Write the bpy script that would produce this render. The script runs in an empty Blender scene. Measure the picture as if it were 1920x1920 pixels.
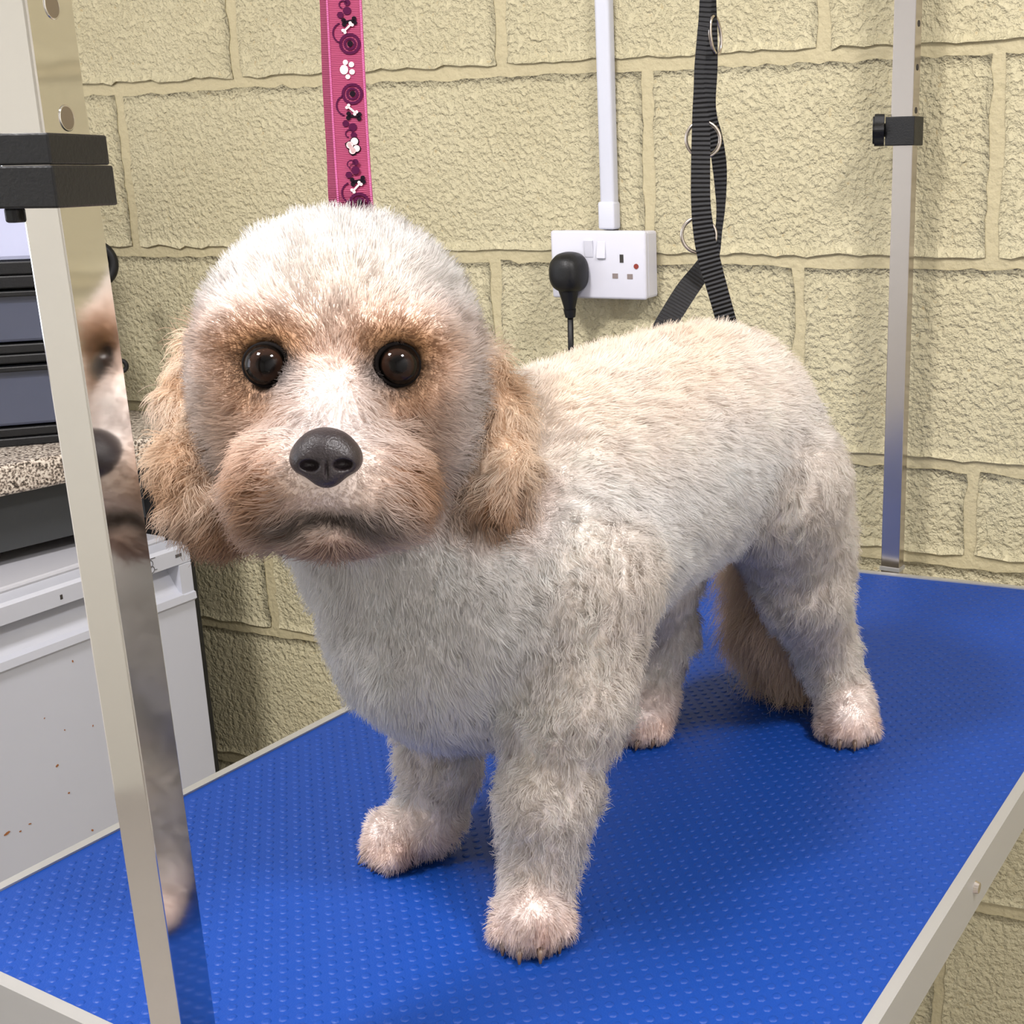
import bpy, bmesh, math
import numpy as np
from mathutils import Vector, Matrix

# ------------------------------------------------------------------ camera, world, lights, exposure
TZ = 0.84                                   # height of the grooming table top above the floor
scene = bpy.context.scene
COL = scene.collection
scene.view_settings.view_transform = 'Standard'
scene.view_settings.look = 'None'
scene.view_settings.gamma = 1.0
scene.view_settings.use_curve_mapping = False
scene.view_settings.exposure = 0.58
scene.cycles.use_light_tree = False
scene.cycles.max_bounces = 9; scene.cycles.diffuse_bounces = 9; scene.cycles.glossy_bounces = 3; scene.cycles.transmission_bounces = 2
scene.cycles.adaptive_threshold = 0.03

cam_data = bpy.data.cameras.new('camera')
cam = bpy.data.objects.new('camera', cam_data)
COL.objects.link(cam)
cam_data.sensor_width = 36.0
cam_data.lens = 36.0 * 2373.33 / 1920.0
cam_data.shift_x = -321.32 / 1920.0
cam_data.shift_y = 1.32 / 1920.0
cam_data.clip_start = 0.02
R_, D_, F_ = (0.487134, -0.873225, -0.013322), (-0.234427, -0.116052, -0.965182), (0.841275, 0.473296, -0.261240)
m = Matrix(((R_[0], -D_[0], -F_[0]), (R_[1], -D_[1], -F_[1]), (R_[2], -D_[2], -F_[2]))).to_4x4()
m.translation = Vector((-0.35193, -0.47220, 0.44170)) + Vector((0, 0, TZ))
cam.matrix_world = m
scene.camera = cam

world = bpy.data.worlds.new('room_air')
scene.world = world
world.use_nodes = True
world.node_tree.nodes['Background'].inputs[0].default_value = (0.62, 0.66, 0.72, 1)
world.node_tree.nodes['Background'].inputs[1].default_value = 0.25

LAMPS = [((0.10, -1.00), 0.30, 24.0), ((-0.60, 0.30), 0.30, 37.0)]     # the two ceiling lamps: (x, y), size, power
CEIL = 1.62                                                # ceiling above the table top
def lamp_light(name, loc, sx, sy, power, color):
    d = bpy.data.lights.new(name, 'AREA')
    d.shape = 'RECTANGLE'; d.size = sx; d.size_y = sy; d.energy = power; d.color = color
    o = bpy.data.objects.new(name, d); COL.objects.link(o)
    o.location = (loc[0], loc[1], loc[2] + TZ)
    return o
for (lx, ly), sz, pw in LAMPS:
    lamp_light('ceiling_lamp_light', (lx, ly, CEIL - 0.075), sz, sz, pw, (1.0, 0.966, 0.968))
# added cool fill light at the invented window, behind and left of the camera
wl = lamp_light('added_fill_light', (-1.35, 1.70, 0.62), 1.0, 0.95, 11.0, (0.80, 0.88, 1.0))
wl.rotation_euler = (math.radians(-90), 0, math.radians(-6.3))

# ------------------------------------------------------------------ helpers
rng = np.random.default_rng(7)

def srgb(r, g, b):
    f = lambda c: (c / 255 / 12.92) if c / 255 <= 0.04045 else ((c / 255 + 0.055) / 1.055) ** 2.4
    return (f(r), f(g), f(b), 1.0)

def mat(name, color, rough=0.5, metal=0.0, spec=0.5, bump=None, vary=None, coat=0.0, speck=None):
    """Principled material; bump=(scale, distance[, detail]); vary=(scale, amount); speck=(scale, threshold, colour)"""
    M = bpy.data.materials.new(name); M.use_nodes = True
    nt = M.node_tree; b = nt.nodes['Principled BSDF']
    b.inputs['Base Color'].default_value = color
    b.inputs['Roughness'].default_value = rough
    b.inputs['Metallic'].default_value = metal
    b.inputs['Specular IOR Level'].default_value = spec
    b.inputs['Coat Weight'].default_value = coat
    tc = nt.nodes.new('ShaderNodeTexCoord')
    last = None
    if vary:
        n = nt.nodes.new('ShaderNodeTexNoise'); n.inputs['Scale'].default_value = vary[0]; n.inputs['Detail'].default_value = 4
        nt.links.new(tc.outputs['Object'], n.inputs['Vector'])
        mx = nt.nodes.new('ShaderNodeMix'); mx.data_type = 'RGBA'
        c = color; a = vary[1]
        mx.inputs[6].default_value = (c[0] * (1 - a), c[1] * (1 - a), c[2] * (1 - a), 1)
        mx.inputs[7].default_value = (min(1, c[0] * (1 + a)), min(1, c[1] * (1 + a)), min(1, c[2] * (1 + a)), 1)
        nt.links.new(n.outputs['Fac'], mx.inputs[0]); last = mx.outputs[2]
    if speck:
        v = nt.nodes.new('ShaderNodeTexVoronoi'); v.inputs['Scale'].default_value = speck[0]
        nt.links.new(tc.outputs['Object'], v.inputs['Vector'])
        r = nt.nodes.new('ShaderNodeMapRange'); r.inputs[1].default_value = speck[1]; r.inputs[2].default_value = speck[1] * 1.6
        r.inputs[3].default_value = 1; r.inputs[4].default_value = 0
        nt.links.new(v.outputs['Distance'], r.inputs[0])
        mx = nt.nodes.new('ShaderNodeMix'); mx.data_type = 'RGBA'
        if last is not None: nt.links.new(last, mx.inputs[6])
        else: mx.inputs[6].default_value = color
        mx.inputs[7].default_value = speck[2]
        nt.links.new(r.outputs[0], mx.inputs[0]); last = mx.outputs[2]
    if last is not None: nt.links.new(last, b.inputs['Base Color'])
    if bump:
        n = nt.nodes.new('ShaderNodeTexNoise'); n.inputs['Scale'].default_value = bump[0]
        n.inputs['Detail'].default_value = bump[2] if len(bump) > 2 else 3
        nt.links.new(tc.outputs['Object'], n.inputs['Vector'])
        bp = nt.nodes.new('ShaderNodeBump'); bp.inputs['Distance'].default_value = bump[1]
        nt.links.new(n.outputs['Fac'], bp.inputs['Height']); nt.links.new(bp.outputs[0], b.inputs['Normal'])
    return M

def base_of(o):
    return np.array(o['_base']) if o is not None and '_base' in o else np.zeros(3)

def link(o, parent, base):
    COL.objects.link(o)
    o['_base'] = [float(v) for v in base]
    if parent is not None:
        o.parent = parent
        o.location = Vector(np.array(base) - base_of(parent))
    else:
        o.location = (base[0], base[1], base[2] + TZ)

def tag(o, label=None, cat=None, group=None, kind=None):
    if label: o['label'] = label
    if cat: o['category'] = cat
    if group: o['group'] = group
    if kind: o['kind'] = kind
    return o

def empty(name, base, label, cat, group=None):
    o = bpy.data.objects.new(name, None); o.empty_display_size = 0.05
    link(o, None, base); return tag(o, label, cat, group)

def mesh(name, verts, faces, material, parent=None, base=None, smooth=False, uv=None, autos=None):
    """one mesh object from points given in table coordinates (z = 0 on the table top)"""
    verts = np.asarray(verts, float)
    if base is None:
        base = base_of(parent) if parent is not None else np.array([*verts.mean(0)[:2], verts[:, 2].min()])
    me = bpy.data.meshes.new(name)
    me.from_pydata((verts - base).tolist(), [], faces)
    me.update()
    if smooth: me.polygons.foreach_set('use_smooth', [True] * len(me.polygons))
    if uv is not None:
        l = me.uv_layers.new(name='UVMap')
        vi = np.empty(len(me.loops), int); me.loops.foreach_get('vertex_index', vi)
        l.data.foreach_set('uv', np.asarray(uv, float)[vi].ravel())
    if material is not None: me.materials.append(material)
    o = bpy.data.objects.new(name, me); link(o, parent, base)
    if autos is not None:
        me.set_sharp_from_angle(angle=math.radians(autos))
    return o

def bm_out(bm):
    bm.verts.index_update()
    v = [tuple(x.co) for x in bm.verts]; f = [[x.index for x in p.verts] for p in bm.faces]
    bm.free(); return np.array(v), f

def box(lo, hi, bevel=0.0, seg=2):
    """axis box lo..hi, optionally bevelled"""
    bm = bmesh.new(); bmesh.ops.create_cube(bm, size=1)
    lo = np.array(lo, float); hi = np.array(hi, float)
    for v in bm.verts: v.co = Vector((lo + hi) / 2 + np.array(v.co) * (hi - lo))
    if bevel > 0: bmesh.ops.bevel(bm, geom=bm.edges[:], offset=bevel, segments=seg, profile=0.5, affect='EDGES')
    return bm_out(bm)

def frame(vf, o, ex, ey, ez=(0, 0, 1)):
    v, f = vf
    return np.asarray(o) + v[:, :1] * np.asarray(ex) + v[:, 1:2] * np.asarray(ey) + v[:, 2:3] * np.asarray(ez), f

def join(*parts):
    V, Fc, n = [], [], 0
    for v, f in parts:
        V.append(np.asarray(v)); Fc += [[i + n for i in q] for q in f]; n += len(v)
    return np.vstack(V), Fc

def tube(path, r, seg=12, caps=True):
    P = np.asarray(path, float); n = len(P)
    r = np.broadcast_to(np.asarray(r, float), (n,))
    T = np.gradient(P, axis=0); T /= np.linalg.norm(T, axis=1)[:, None]
    up = np.array([0, 0, 1.0]) if abs(T[0][2]) < 0.9 else np.array([1.0, 0, 0])
    N = np.cross(up, T[0]); N /= np.linalg.norm(N); V = []
    for i in range(n):
        N = N - T[i] * (N @ T[i]); N /= np.linalg.norm(N); Bn = np.cross(T[i], N)
        a = np.arange(seg) * 2 * math.pi / seg
        V.append(P[i] + r[i] * (np.cos(a)[:, None] * N + np.sin(a)[:, None] * Bn))
    V = np.vstack(V); Fc = []
    for i in range(n - 1):
        for j in range(seg):
            k = (j + 1) % seg
            Fc.append([i * seg + j, i * seg + k, (i + 1) * seg + k, (i + 1) * seg + j])
    if caps: Fc.append(list(range(seg))[::-1]); Fc.append([(n - 1) * seg + j for j in range(seg)])
    return V, Fc

def prism(outline, z0, z1):
    """closed 2-D outline extruded along the third axis"""
    n = len(outline); o = np.asarray(outline, float)
    V = np.vstack([np.c_[o, np.full(n, z0)], np.c_[o, np.full(n, z1)]])
    Fc = [list(range(n))[::-1], [n + i for i in range(n)]]
    Fc += [[i, (i + 1) % n, n + (i + 1) % n, n + i] for i in range(n)]
    return V, Fc

def ribbon(path, width, side, thick=0.0012):
    """strap: centre points, width (m) at each, side vector at each; returns verts, faces, uv"""
    P = np.asarray(path, float); n = len(P)
    W = np.broadcast_to(np.asarray(width, float), (n,)); S = np.broadcast_to(np.asarray(side, float), (n, 3))
    t = np.linspace(0, n - 1, (n - 1) * 8 + 1); i0 = np.clip(t.astype(int), 0, n - 2); f = t - i0
    def cr(A):
        A = np.asarray(A, float); im = np.clip(i0 - 1, 0, n - 1); i2 = np.clip(i0 + 2, 0, n - 1)
        ff = f if A.ndim == 1 else f[:, None]
        a, b, c, d = A[im], A[i0], A[i0 + 1], A[i2]
        return b + 0.5 * ff * (c - a + ff * (2 * a - 5 * b + 4 * c - d + ff * (3 * (b - c) + d - a)))
    P, W, S = cr(P), cr(W), cr(S); m_ = len(P)
    T = np.gradient(P, axis=0); T /= np.linalg.norm(T, axis=1)[:, None]
    S = S - T * (S * T).sum(1)[:, None]; S /= np.linalg.norm(S, axis=1)[:, None]
    N = np.cross(T, S)
    L = np.r_[0, np.cumsum(np.linalg.norm(np.diff(P, axis=0), axis=1))]
    V, U = [], []
    for sg, nn in ((-1, 1), (1, 1), (1, -1), (-1, -1)):
        V.append(P + S * (sg * W / 2)[:, None] + N * nn * thick / 2); U.append(np.c_[np.full(m_, (sg + 1) / 2), L])
    V = np.stack(V, 1).reshape(-1, 3); U = np.stack(U, 1).reshape(-1, 2); Fc = []
    for i in range(m_ - 1):
        for j in range(4):
            k = (j + 1) % 4; Fc.append([i * 4 + j, i * 4 + k, i * 4 + 4 + k, i * 4 + 4 + j])
    Fc += [[3, 2, 1, 0], [(m_ - 1) * 4 + j for j in range(4)]]
    return V, Fc, U, (P, S, N, L)

def disc(r, n=20, ry=None):
    a = np.arange(n) * 2 * math.pi / n
    return np.c_[r * np.cos(a), (ry or r) * np.sin(a)]

def vnoise(p, seed=0):
    """smooth 3-D value noise in -1..1 for an array of points"""
    p = np.asarray(p, float); i = np.floor(p).astype(np.int64); f = p - i; f = f * f * (3 - 2 * f)
    def h(ix, iy, iz):
        k = (ix * 374761393 + iy * 668265263 + iz * 2147483647 + seed * 974634777) & 0xffffffff
        k = ((k ^ (k >> 13)) * 1274126177) & 0xffffffff
        k = k ^ (k >> 16)
        return (k & 0xffff) / 32767.5 - 1.0
    r = 0
    for dx in (0, 1):
        for dy in (0, 1):
            for dz in (0, 1):
                wgt = (f[:, 0] if dx else 1 - f[:, 0]) * (f[:, 1] if dy else 1 - f[:, 1]) * (f[:, 2] if dz else 1 - f[:, 2])
                r = r + wgt * h(i[:, 0] + dx, i[:, 1] + dy, i[:, 2] + dz)
    return r

# ------------------------------------------------------------------ materials
def wall_material():
    M = mat('cream_masonry_paint', srgb(226, 214, 172), 0.62, spec=0.35)
    nt = M.node_tree; b = nt.nodes['Principled BSDF']
    tc = nt.nodes.new('ShaderNodeTexCoord')
    g = nt.nodes.new('ShaderNodeNewGeometry')
    n1 = nt.nodes.new('ShaderNodeTexNoise'); n1.inputs['Scale'].default_value = 135; n1.inputs['Detail'].default_value = 4; n1.inputs['Roughness'].default_value = 0.55
    v1 = nt.nodes.new('ShaderNodeTexVoronoi'); v1.inputs['Scale'].default_value = 210
    n2 = nt.nodes.new('ShaderNodeTexNoise'); n2.inputs['Scale'].default_value = 9; n2.inputs['Detail'].default_value = 3
    for n in (n1, v1, n2): nt.links.new(g.outputs['Position'], n.inputs['Vector'])
    cr = nt.nodes.new('ShaderNodeMapRange'); cr.inputs[1].default_value = 0.36; cr.inputs[2].default_value = 0.60
    nt.links.new(n1.outputs['Fac'], cr.inputs[0])
    ad = nt.nodes.new('ShaderNodeMath'); ad.operation = 'MULTIPLY_ADD'; ad.inputs[1].default_value = -0.30
    nt.links.new(v1.outputs['Distance'], ad.inputs[0]); nt.links.new(cr.outputs[0], ad.inputs[2])
    bp = nt.nodes.new('ShaderNodeBump'); bp.inputs['Distance'].default_value = 0.0023; bp.inputs['Strength'].default_value = 1.0
    nt.links.new(ad.outputs[0], bp.inputs['Height']); nt.links.new(bp.outputs[0], b.inputs['Normal'])
    mx = nt.nodes.new('ShaderNodeMix'); mx.data_type = 'RGBA'
    mx.inputs[6].default_value = srgb(171, 162, 130); mx.inputs[7].default_value = srgb(187, 179, 149)
    nt.links.new(n2.outputs['Fac'], mx.inputs[0])
    pr = nt.nodes.new('ShaderNodeMapRange'); pr.inputs[1].default_value = 0.24; pr.inputs[2].default_value = 0.36
    nt.links.new(n1.outputs['Fac'], pr.inputs[0])
    mx2 = nt.nodes.new('ShaderNodeMix'); mx2.data_type = 'RGBA'; mx2.inputs[6].default_value = srgb(150, 134, 96)
    nt.links.new(pr.outputs[0], mx2.inputs[0]); nt.links.new(mx.outputs[2], mx2.inputs[7])
    nt.links.new(mx2.outputs[2], b.inputs['Base Color'])
    return M
M_wall = wall_material()
M_mortar = mat('cream_painted_mortar', srgb(170, 160, 128), 0.6, spec=0.35, bump=(130, 0.0022, 5), vary=(14, 0.09))
M_plain = mat('white_plain_paint', srgb(238, 237, 236), 0.7, bump=(60, 0.002))
M_ceil = mat('white_ceiling_paint', srgb(246, 246, 244), 0.8)
M_front = mat('grey_plain_paint', srgb(200, 198, 190), 0.7, bump=(60, 0.002))
M_floor = mat('grey_floor_vinyl', srgb(150, 144, 138), 0.5, vary=(40, 0.15))
M_mat = mat('blue_rubber', srgb(6, 52, 126), 0.50, spec=0.3, bump=(900, 0.0002), vary=(22, 0.05))
M_alu = mat('brushed_aluminium', srgb(168, 167, 165), 0.42, metal=0.55)
M_board = mat('table_board', srgb(120, 100, 80), 0.7)
M_chrome = mat('polished_steel', (0.66, 0.64, 0.61, 1), 0.07, metal=1.0, bump=(22, 0.00025, 1))
M_chrome2 = mat('satin_steel', (0.50, 0.465, 0.45, 1), 0.20, metal=1.0)
M_hole = mat('dark_hole', srgb(40, 36, 32), 0.7)
M_holeplug = mat('hole_insert', srgb(120, 108, 92), 0.4, metal=0.6)
M_blackp = mat('black_plastic', srgb(15, 15, 16), 0.45, spec=0.35, bump=(600, 0.0002))
M_blackm = mat('black_satin', srgb(20, 20, 22), 0.55)
M_white = mat('white_plastic', srgb(190, 190, 199), 0.30)
M_trunk = mat('white_trunking', srgb(188, 190, 200), 0.38)
M_fridge = mat('white_enamel', srgb(173, 175, 184), 0.32, vary=(5, 0.02))
M_rust = mat('rust', srgb(136, 84, 44), 0.8, vary=(300, 0.3))
M_fridge_trim = mat('white_door_trim', srgb(173, 173, 179), 0.3)
M_marks = mat('grey_print', srgb(70, 68, 70), 0.5)
M_seal = mat('black_rubber', srgb(14, 14, 15), 0.6)
M_neon = mat('neon_red', srgb(122, 40, 28), 0.3)
M_slot = mat('slot_shadow_plastic', srgb(120, 108, 104), 0.6)
M_steel = mat('plated_ring', (0.55, 0.5, 0.46, 1), 0.18, metal=1.0)
M_smoke = mat('smoky_plastic', srgb(66, 70, 86), 0.22, vary=(6, 0.2))
M_lilac = mat('frosted_plastic', srgb(176, 180, 206), 0.35, vary=(8, 0.08))
M_apron = mat('charcoal_panel', srgb(48, 50, 52), 0.6)

def granite():
    M = mat('speckled_laminate', srgb(150, 140, 130), 0.35)
    nt = M.node_tree; b = nt.nodes['Principled BSDF']; g = nt.nodes.new('ShaderNodeNewGeometry')
    v = nt.nodes.new('ShaderNodeTexNoise'); v.inputs['Scale'].default_value = 330; v.inputs['Detail'].default_value = 2
    nt.links.new(g.outputs['Position'], v.inputs['Vector'])
    r = nt.nodes.new('ShaderNodeValToRGB'); e = r.color_ramp.elements
    e[0].position = 0.36; e[0].color = srgb(52, 46, 42); e[1].position = 0.62; e[1].color = srgb(206, 198, 186)
    k = e.new(0.45); k.color = srgb(122, 110, 100); k = e.new(0.54); k.color = srgb(186, 174, 162)
    nt.links.new(v.outputs['Fac'], r.inputs[0]); nt.links.new(r.outputs[0], b.inputs['Base Color'])
    return M
M_granite = granite()

def webbing(name, color, rib, deep=0.0011):
    M = mat(name, color, 0.6, spec=0.4)
    nt = M.node_tree; b = nt.nodes['Principled BSDF']; tc = nt.nodes.new('ShaderNodeTexCoord')
    w = nt.nodes.new('ShaderNodeTexWave'); w.bands_direction = 'Y'; w.inputs['Scale'].default_value = rib
    w.inputs['Distortion'].default_value = 0.4
    nt.links.new(tc.outputs['UV'], w.inputs['Vector'])
    bp = nt.nodes.new('ShaderNodeBump'); bp.inputs['Distance'].default_value = deep
    nt.links.new(w.outputs['Fac'], bp.inputs['Height']); nt.links.new(bp.outputs[0], b.inputs['Normal'])
    return M
M_strap = webbing('black_webbing', srgb(17, 17, 20), 95)
M_lead = webbing('pink_webbing', srgb(118, 19, 62), 300, 0.0002)
M_leadedge = webbing('pale_pink_stitching', srgb(172, 74, 122), 300, 0.0004)
M_print = mat('print_black', srgb(16, 6, 15), 0.9, spec=0.1)
M_printp = mat('print_purple', srgb(58, 10, 42), 0.9, spec=0.1)
M_printw = mat('print_white', srgb(196, 168, 168), 0.9, spec=0.1)

# ------------------------------------------------------------------ the room
WN = np.array([0.99278, 0.11992, 0.00000]); WD = np.array([-0.11992, 0.99278, 0.00000]); WDIST = 1.01716
def wallp(u, h, out):
    """points on the block wall: u along it, h above the table top, out towards the room"""
    u, h, out = np.broadcast_arrays(np.asarray(u, float), np.asarray(h, float), np.asarray(out, float))
    return (WDIST - out)[..., None] * WN + u[..., None] * WD + h[..., None] * np.array([0, 0, 1.0])

FLOOR_Z = -TZ
CORNERS = [(0.842, 1.549), (1.229, -1.70), (-2.2, -1.70), (-2.2, 1.883)]     # back-left, back-right, front-right, front-left
def slab(name, poly, z0, z1, m_):
    v, f = prism(poly, z0, z1)
    return tag(mesh(name, v, f, m_), kind='structure')
big = [(1.0, 2.1), (1.5, -1.9), (-2.4, -1.9), (-2.4, 2.1)]
slab('floor', big, FLOOR_Z - 0.1, FLOOR_Z, M_floor)
slab('ceiling', big, CEIL, CEIL + 0.1, M_ceil)
def wall_seg(name, a, b, t, m_):
    a = np.array(a); b = np.array(b); d_ = (b - a) / np.linalg.norm(b - a); n_ = np.array([-d_[1], d_[0]]) * t
    return slab(name, [a, b, b + n_, a + n_], FLOOR_Z, CEIL, m_)
wall_seg('wall_left', CORNERS[3], CORNERS[0], 0.1, M_plain)
wall_seg('wall_right', CORNERS[1], CORNERS[2], 0.1, M_plain)
wall_seg('wall_front', CORNERS[2], CORNERS[3], 0.1, M_front)

# invented window in the left wall (behind the camera), framing the added fill light
wd = np.array([CORNERS[0][0] - CORNERS[3][0], CORNERS[0][1] - CORNERS[3][1], 0.0]); wd /= np.linalg.norm(wd); wn_ = np.array([wd[1], -wd[0], 0.0])
wc = np.array([-1.35, 0, 0.62]); wc[1] = CORNERS[3][1] + (wc[0] - CORNERS[3][0]) * wd[1] / wd[0]
win = mesh('added_window_1', *frame(box((-0.55, 0.001, -0.52), (0.55, 0.012, 0.52), 0.0), wc, wd, wn_), M_white); tag(win, kind='structure')
for a0, a1, z0, z1 in ((-0.56, -0.5, -0.54, 0.54), (0.5, 0.56, -0.54, 0.54), (-0.5, 0.5, -0.54, -0.48), (-0.5, 0.5, 0.48, 0.54)):
    mesh('added_window_frame', *frame(box((a0, 0.0125, z0), (a1, 0.045, z1), 0.004), wc, wd, wn_), M_white, win)

# block wall behind the table: mortar bed with every block laid on it
U0, U1 = -1.80, 1.47
back = mesh('wall_back', *join(frame(box((U0, -0.12, FLOOR_Z), (U1, -0.0, CEIL)), WN * WDIST, WD, -WN)), M_mortar, base=wallp(0, FLOOR_Z, 0))
tag(back, kind='structure')
ROWS = [(-0.84, -0.660, 0.02), (-0.660, -0.438, 0.22), (-0.438, -0.213, 0.205), (-0.213, 0.006, 0.02), (0.006, 0.119, 0.208), (0.119, 0.347, 0.012),
        (0.347, 0.569, 0.2), (0.569, 0.791, -0.012), (0.791, 1.013, 0.2), (1.013, 1.235, 0.0), (1.235, 1.457, 0.2), (1.457, 1.62, 0.0)]
LEN, JT = 0.404, 0.015
bi = 0
for (h0, h1, off) in ROWS:
    k0 = math.floor((U0 - off) / LEN)
    for k in range(k0, k0 + 10):
        a = off + k * LEN + JT / 2; b = a + LEN - JT
        a = max(a, U0 + 0.001); b = min(b, U1 - 0.001)
        if b - a < 0.03: continue
        bi += 1
        nu, nv = max(4, int((b - a) / 0.0125)), max(4, int((h1 - h0) / 0.0125))
        gu, gv = np.meshgrid(np.linspace(0, 1, nu + 1), np.linspace(0, 1, nv + 1), indexing='ij')
        u = a + (b - a) * gu; h = h0 + (h1 - JT - h0) * gv
        P3 = np.stack([u.ravel() * 55, h.ravel() * 55, np.full(u.size, bi * 7.3)], 1)
        e1 = vnoise(P3, 1).reshape(u.shape); e2 = vnoise(P3, 2).reshape(u.shape); e3 = vnoise(P3 * 2.1, 3).reshape(u.shape)
        eg = np.minimum(np.minimum(gu, 1 - gu) * (b - a), np.minimum(gv, 1 - gv) * (h1 - h0))       # metres from the edge
        near_e = np.clip(1 - eg / 0.02, 0, 1)
        u = u + (e1 * 0.0028 + e3 * 0.0012) * near_e; h = h + (e2 * 0.0032 + e3 * 0.0018) * near_e
        topd = np.clip(1 - (1 - gv) * (h1 - h0) / 0.022, 0, 1); sid = np.clip(1 - np.minimum(gu, 1 - gu) * (b - a) / 0.016, 0, 1)
        bot = np.clip(1 - gv * (h1 - h0) / 0.010, 0, 1)
        out = 0.0026 + 0.0005 * math.sin(bi * 2.1) - 0.0019 * topd ** 1.2 - 0.0019 * sid ** 1.2 + 0.0009 * bot + e3 * 0.0006
        v = wallp(u, h, np.maximum(out, 0.0006)).reshape(-1, 3)
        vid = np.arange(u.size).reshape(u.shape)
        f = np.stack([vid[:-1, :-1], vid[:-1, 1:], vid[1:, 1:], vid[1:, :-1]], -1).reshape(-1, 4).tolist()
        rim = list(vid[:, 0]) + list(vid[-1, 1:]) + list(vid[-2::-1, -1]) + list(vid[0, -2:0:-1])
        vb = wallp(u, h, -0.004).reshape(-1, 3)[rim]; nb = len(v); nr = len(rim)
        f += [[rim[(i + 1) % nr], rim[i], nb + i, nb + (i + 1) % nr] for i in range(nr)]
        mesh('block', np.vstack([v, vb]), f, M_wall, back, smooth=True)

# ceiling lamps
for i, ((lx, ly), sz, pw) in enumerate(LAMPS):
    L_ = empty('ceiling_lamp', (lx, ly, CEIL - 0.07), ('square ceiling lamp over the open floor in front of the table', 'square ceiling lamp on the worktop side of the room')[i], 'lamp', 'ceiling lamps')
    s2 = sz / 2 + 0.02
    mesh('housing', *box((lx - s2, ly - s2, CEIL - 0.06), (lx + s2, ly + s2, CEIL - 0.001), 0.008), M_white, L_)
    for sx, sy, wx, wy in ((-1, 0, 0.012, s2), (1, 0, 0.012, s2), (0, -1, s2, 0.012), (0, 1, s2, 0.012)):
        cx, cy = lx + sx * (s2 - 0.006), ly + sy * (s2 - 0.006)
        mesh('frame', *box((cx - wx, cy - wy, CEIL - 0.074), (cx + wx, cy + wy, CEIL - 0.058), 0.002), M_white, L_)

# ------------------------------------------------------------------ grooming table
def table():
    A, B_, C_, D_2 = np.array([0, 0.2755]), np.array([0.906, 0.2755]), np.array([0.979, -0.2755]), np.array([0, -0.2755])
    T = empty('grooming_table', (0.47, 0, FLOOR_Z), 'low wide grooming table with blue studded rubber top and aluminium edging', 'table')
    q = [A, B_, C_, D_2]; cen = sum(q) / 4
    def inset(w):
        r = []
        for i in range(4):
            p, pr, nx = q[i], q[i - 1], q[(i + 1) % 4]
            d1 = (p - pr) / np.linalg.norm(p - pr); d2 = (nx - p) / np.linalg.norm(nx - p)
            n1 = np.array([d1[1], -d1[0]]); n2 = np.array([d2[1], -d2[0]])
            M2 = np.array([n1, n2]); r.append(np.linalg.solve(M2, [n1 @ p + w, n2 @ p + w]))
        return r
    LIP = 0.0078
    i1, i2 = inset(LIP), inset(0.003)
    v, f = prism(inset(0.0035)[::-1], -0.024, -0.0012); mesh('board', v, f, M_board, T)
    v, f = prism(i1[::-1], -0.0012, 0.0); mat_o = mesh('rubber_mat', v, f, M_mat, T)
    # studs: centred square lattice of low round pips
    xs = np.arange(0.006, 1.0, 0.0125); pts = []
    for j, y in enumerate(np.arange(-0.2755, 0.2755, 0.0065)):
        for x in xs + (0.00625 if j % 2 else 0): pts.append((x, y))
    pts = np.array(pts); ok = np.ones(len(pts), bool)
    i15 = inset(LIP + 0.004)
    for i in range(4):
        p, nx = i15[i], i15[(i + 1) % 4]; d2 = (nx - p) / np.linalg.norm(nx - p); n2 = np.array([d2[1], -d2[0]])
        ok &= (pts - p) @ n2 > 0
    pts = pts[ok]; m_ = 8; a = np.arange(m_) * 2 * math.pi / m_
    ring = np.vstack([np.c_[0.0030 * np.cos(a), 0.0030 * np.sin(a), np.full(m_, -0.0001)], np.c_[0.0025 * np.cos(a), 0.0025 * np.sin(a), np.full(m_, 0.00038)],
                      np.c_[0.0014 * np.cos(a), 0.0014 * np.sin(a), np.full(m_, 0.00058)]])
    V = (np.c_[pts, np.zeros(len(pts))][:, None, :] + ring[None]).reshape(-1, 3); one = []
    for r_ in (0, 1):
        for j in range(m_): one.append([r_ * m_ + j, r_ * m_ + (j + 1) % m_, r_ * m_ + m_ + (j + 1) % m_, r_ * m_ + m_ + j])
    top = [2 * m_ + j for j in range(m_)]
    F4 = (np.arange(len(pts))[:, None, None] * 3 * m_ + np.array(one)[None]).reshape(-1, 4).tolist()
    F8 = (np.arange(len(pts))[:, None] * 3 * m_ + np.array(top)[None]).tolist()
    st = mesh('mat_studs', V, F4 + F8, M_mat, mat_o, smooth=True); st['kind'] = 'stuff'
    # aluminium edge: top lip and side web along each edge
    for i in range(4):
        p, nx, pi_, ni = q[i], q[(i + 1) % 4], i1[i], i1[(i + 1) % 4]
        v1 = prism([p, pi_, ni, nx], 0.0001, 0.0016)
        pj, nj = i2[i], i2[(i + 1) % 4]
        v2 = prism([p, pj, nj, nx], -0.033, 0.0001)
        e = mesh('edge_trim', *join(v1, v2), M_alu, T)
    for x in (0.10, 0.3794, 0.66):          # screws in the long side
        v, f = tube([(x, -0.2755, -0.013), (x, -0.2785, -0.013)], [0.0045, 0.0036], 14)
        sc = mesh('screw', v, f, M_steel, T)
    # lifting pedestal under the top
    mesh('top_bracket', *box((0.20, -0.12, -0.06), (0.72, 0.12, -0.0245), 0.004), M_blackm, T)
    mesh('column', *join(box((0.42, -0.055, -0.42), (0.52, 0.055, -0.06), 0.004)), M_blackm, T)
    mesh('lower_column', *box((0.41, -0.065, FLOOR_Z + 0.04), (0.53, 0.065, -0.42), 0.004), M_blackm, T)
    mesh('base_plate', *box((0.22, -0.20, FLOOR_Z), (0.72, 0.20, FLOOR_Z + 0.04), 0.006), M_blackm, T)
table()

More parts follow.
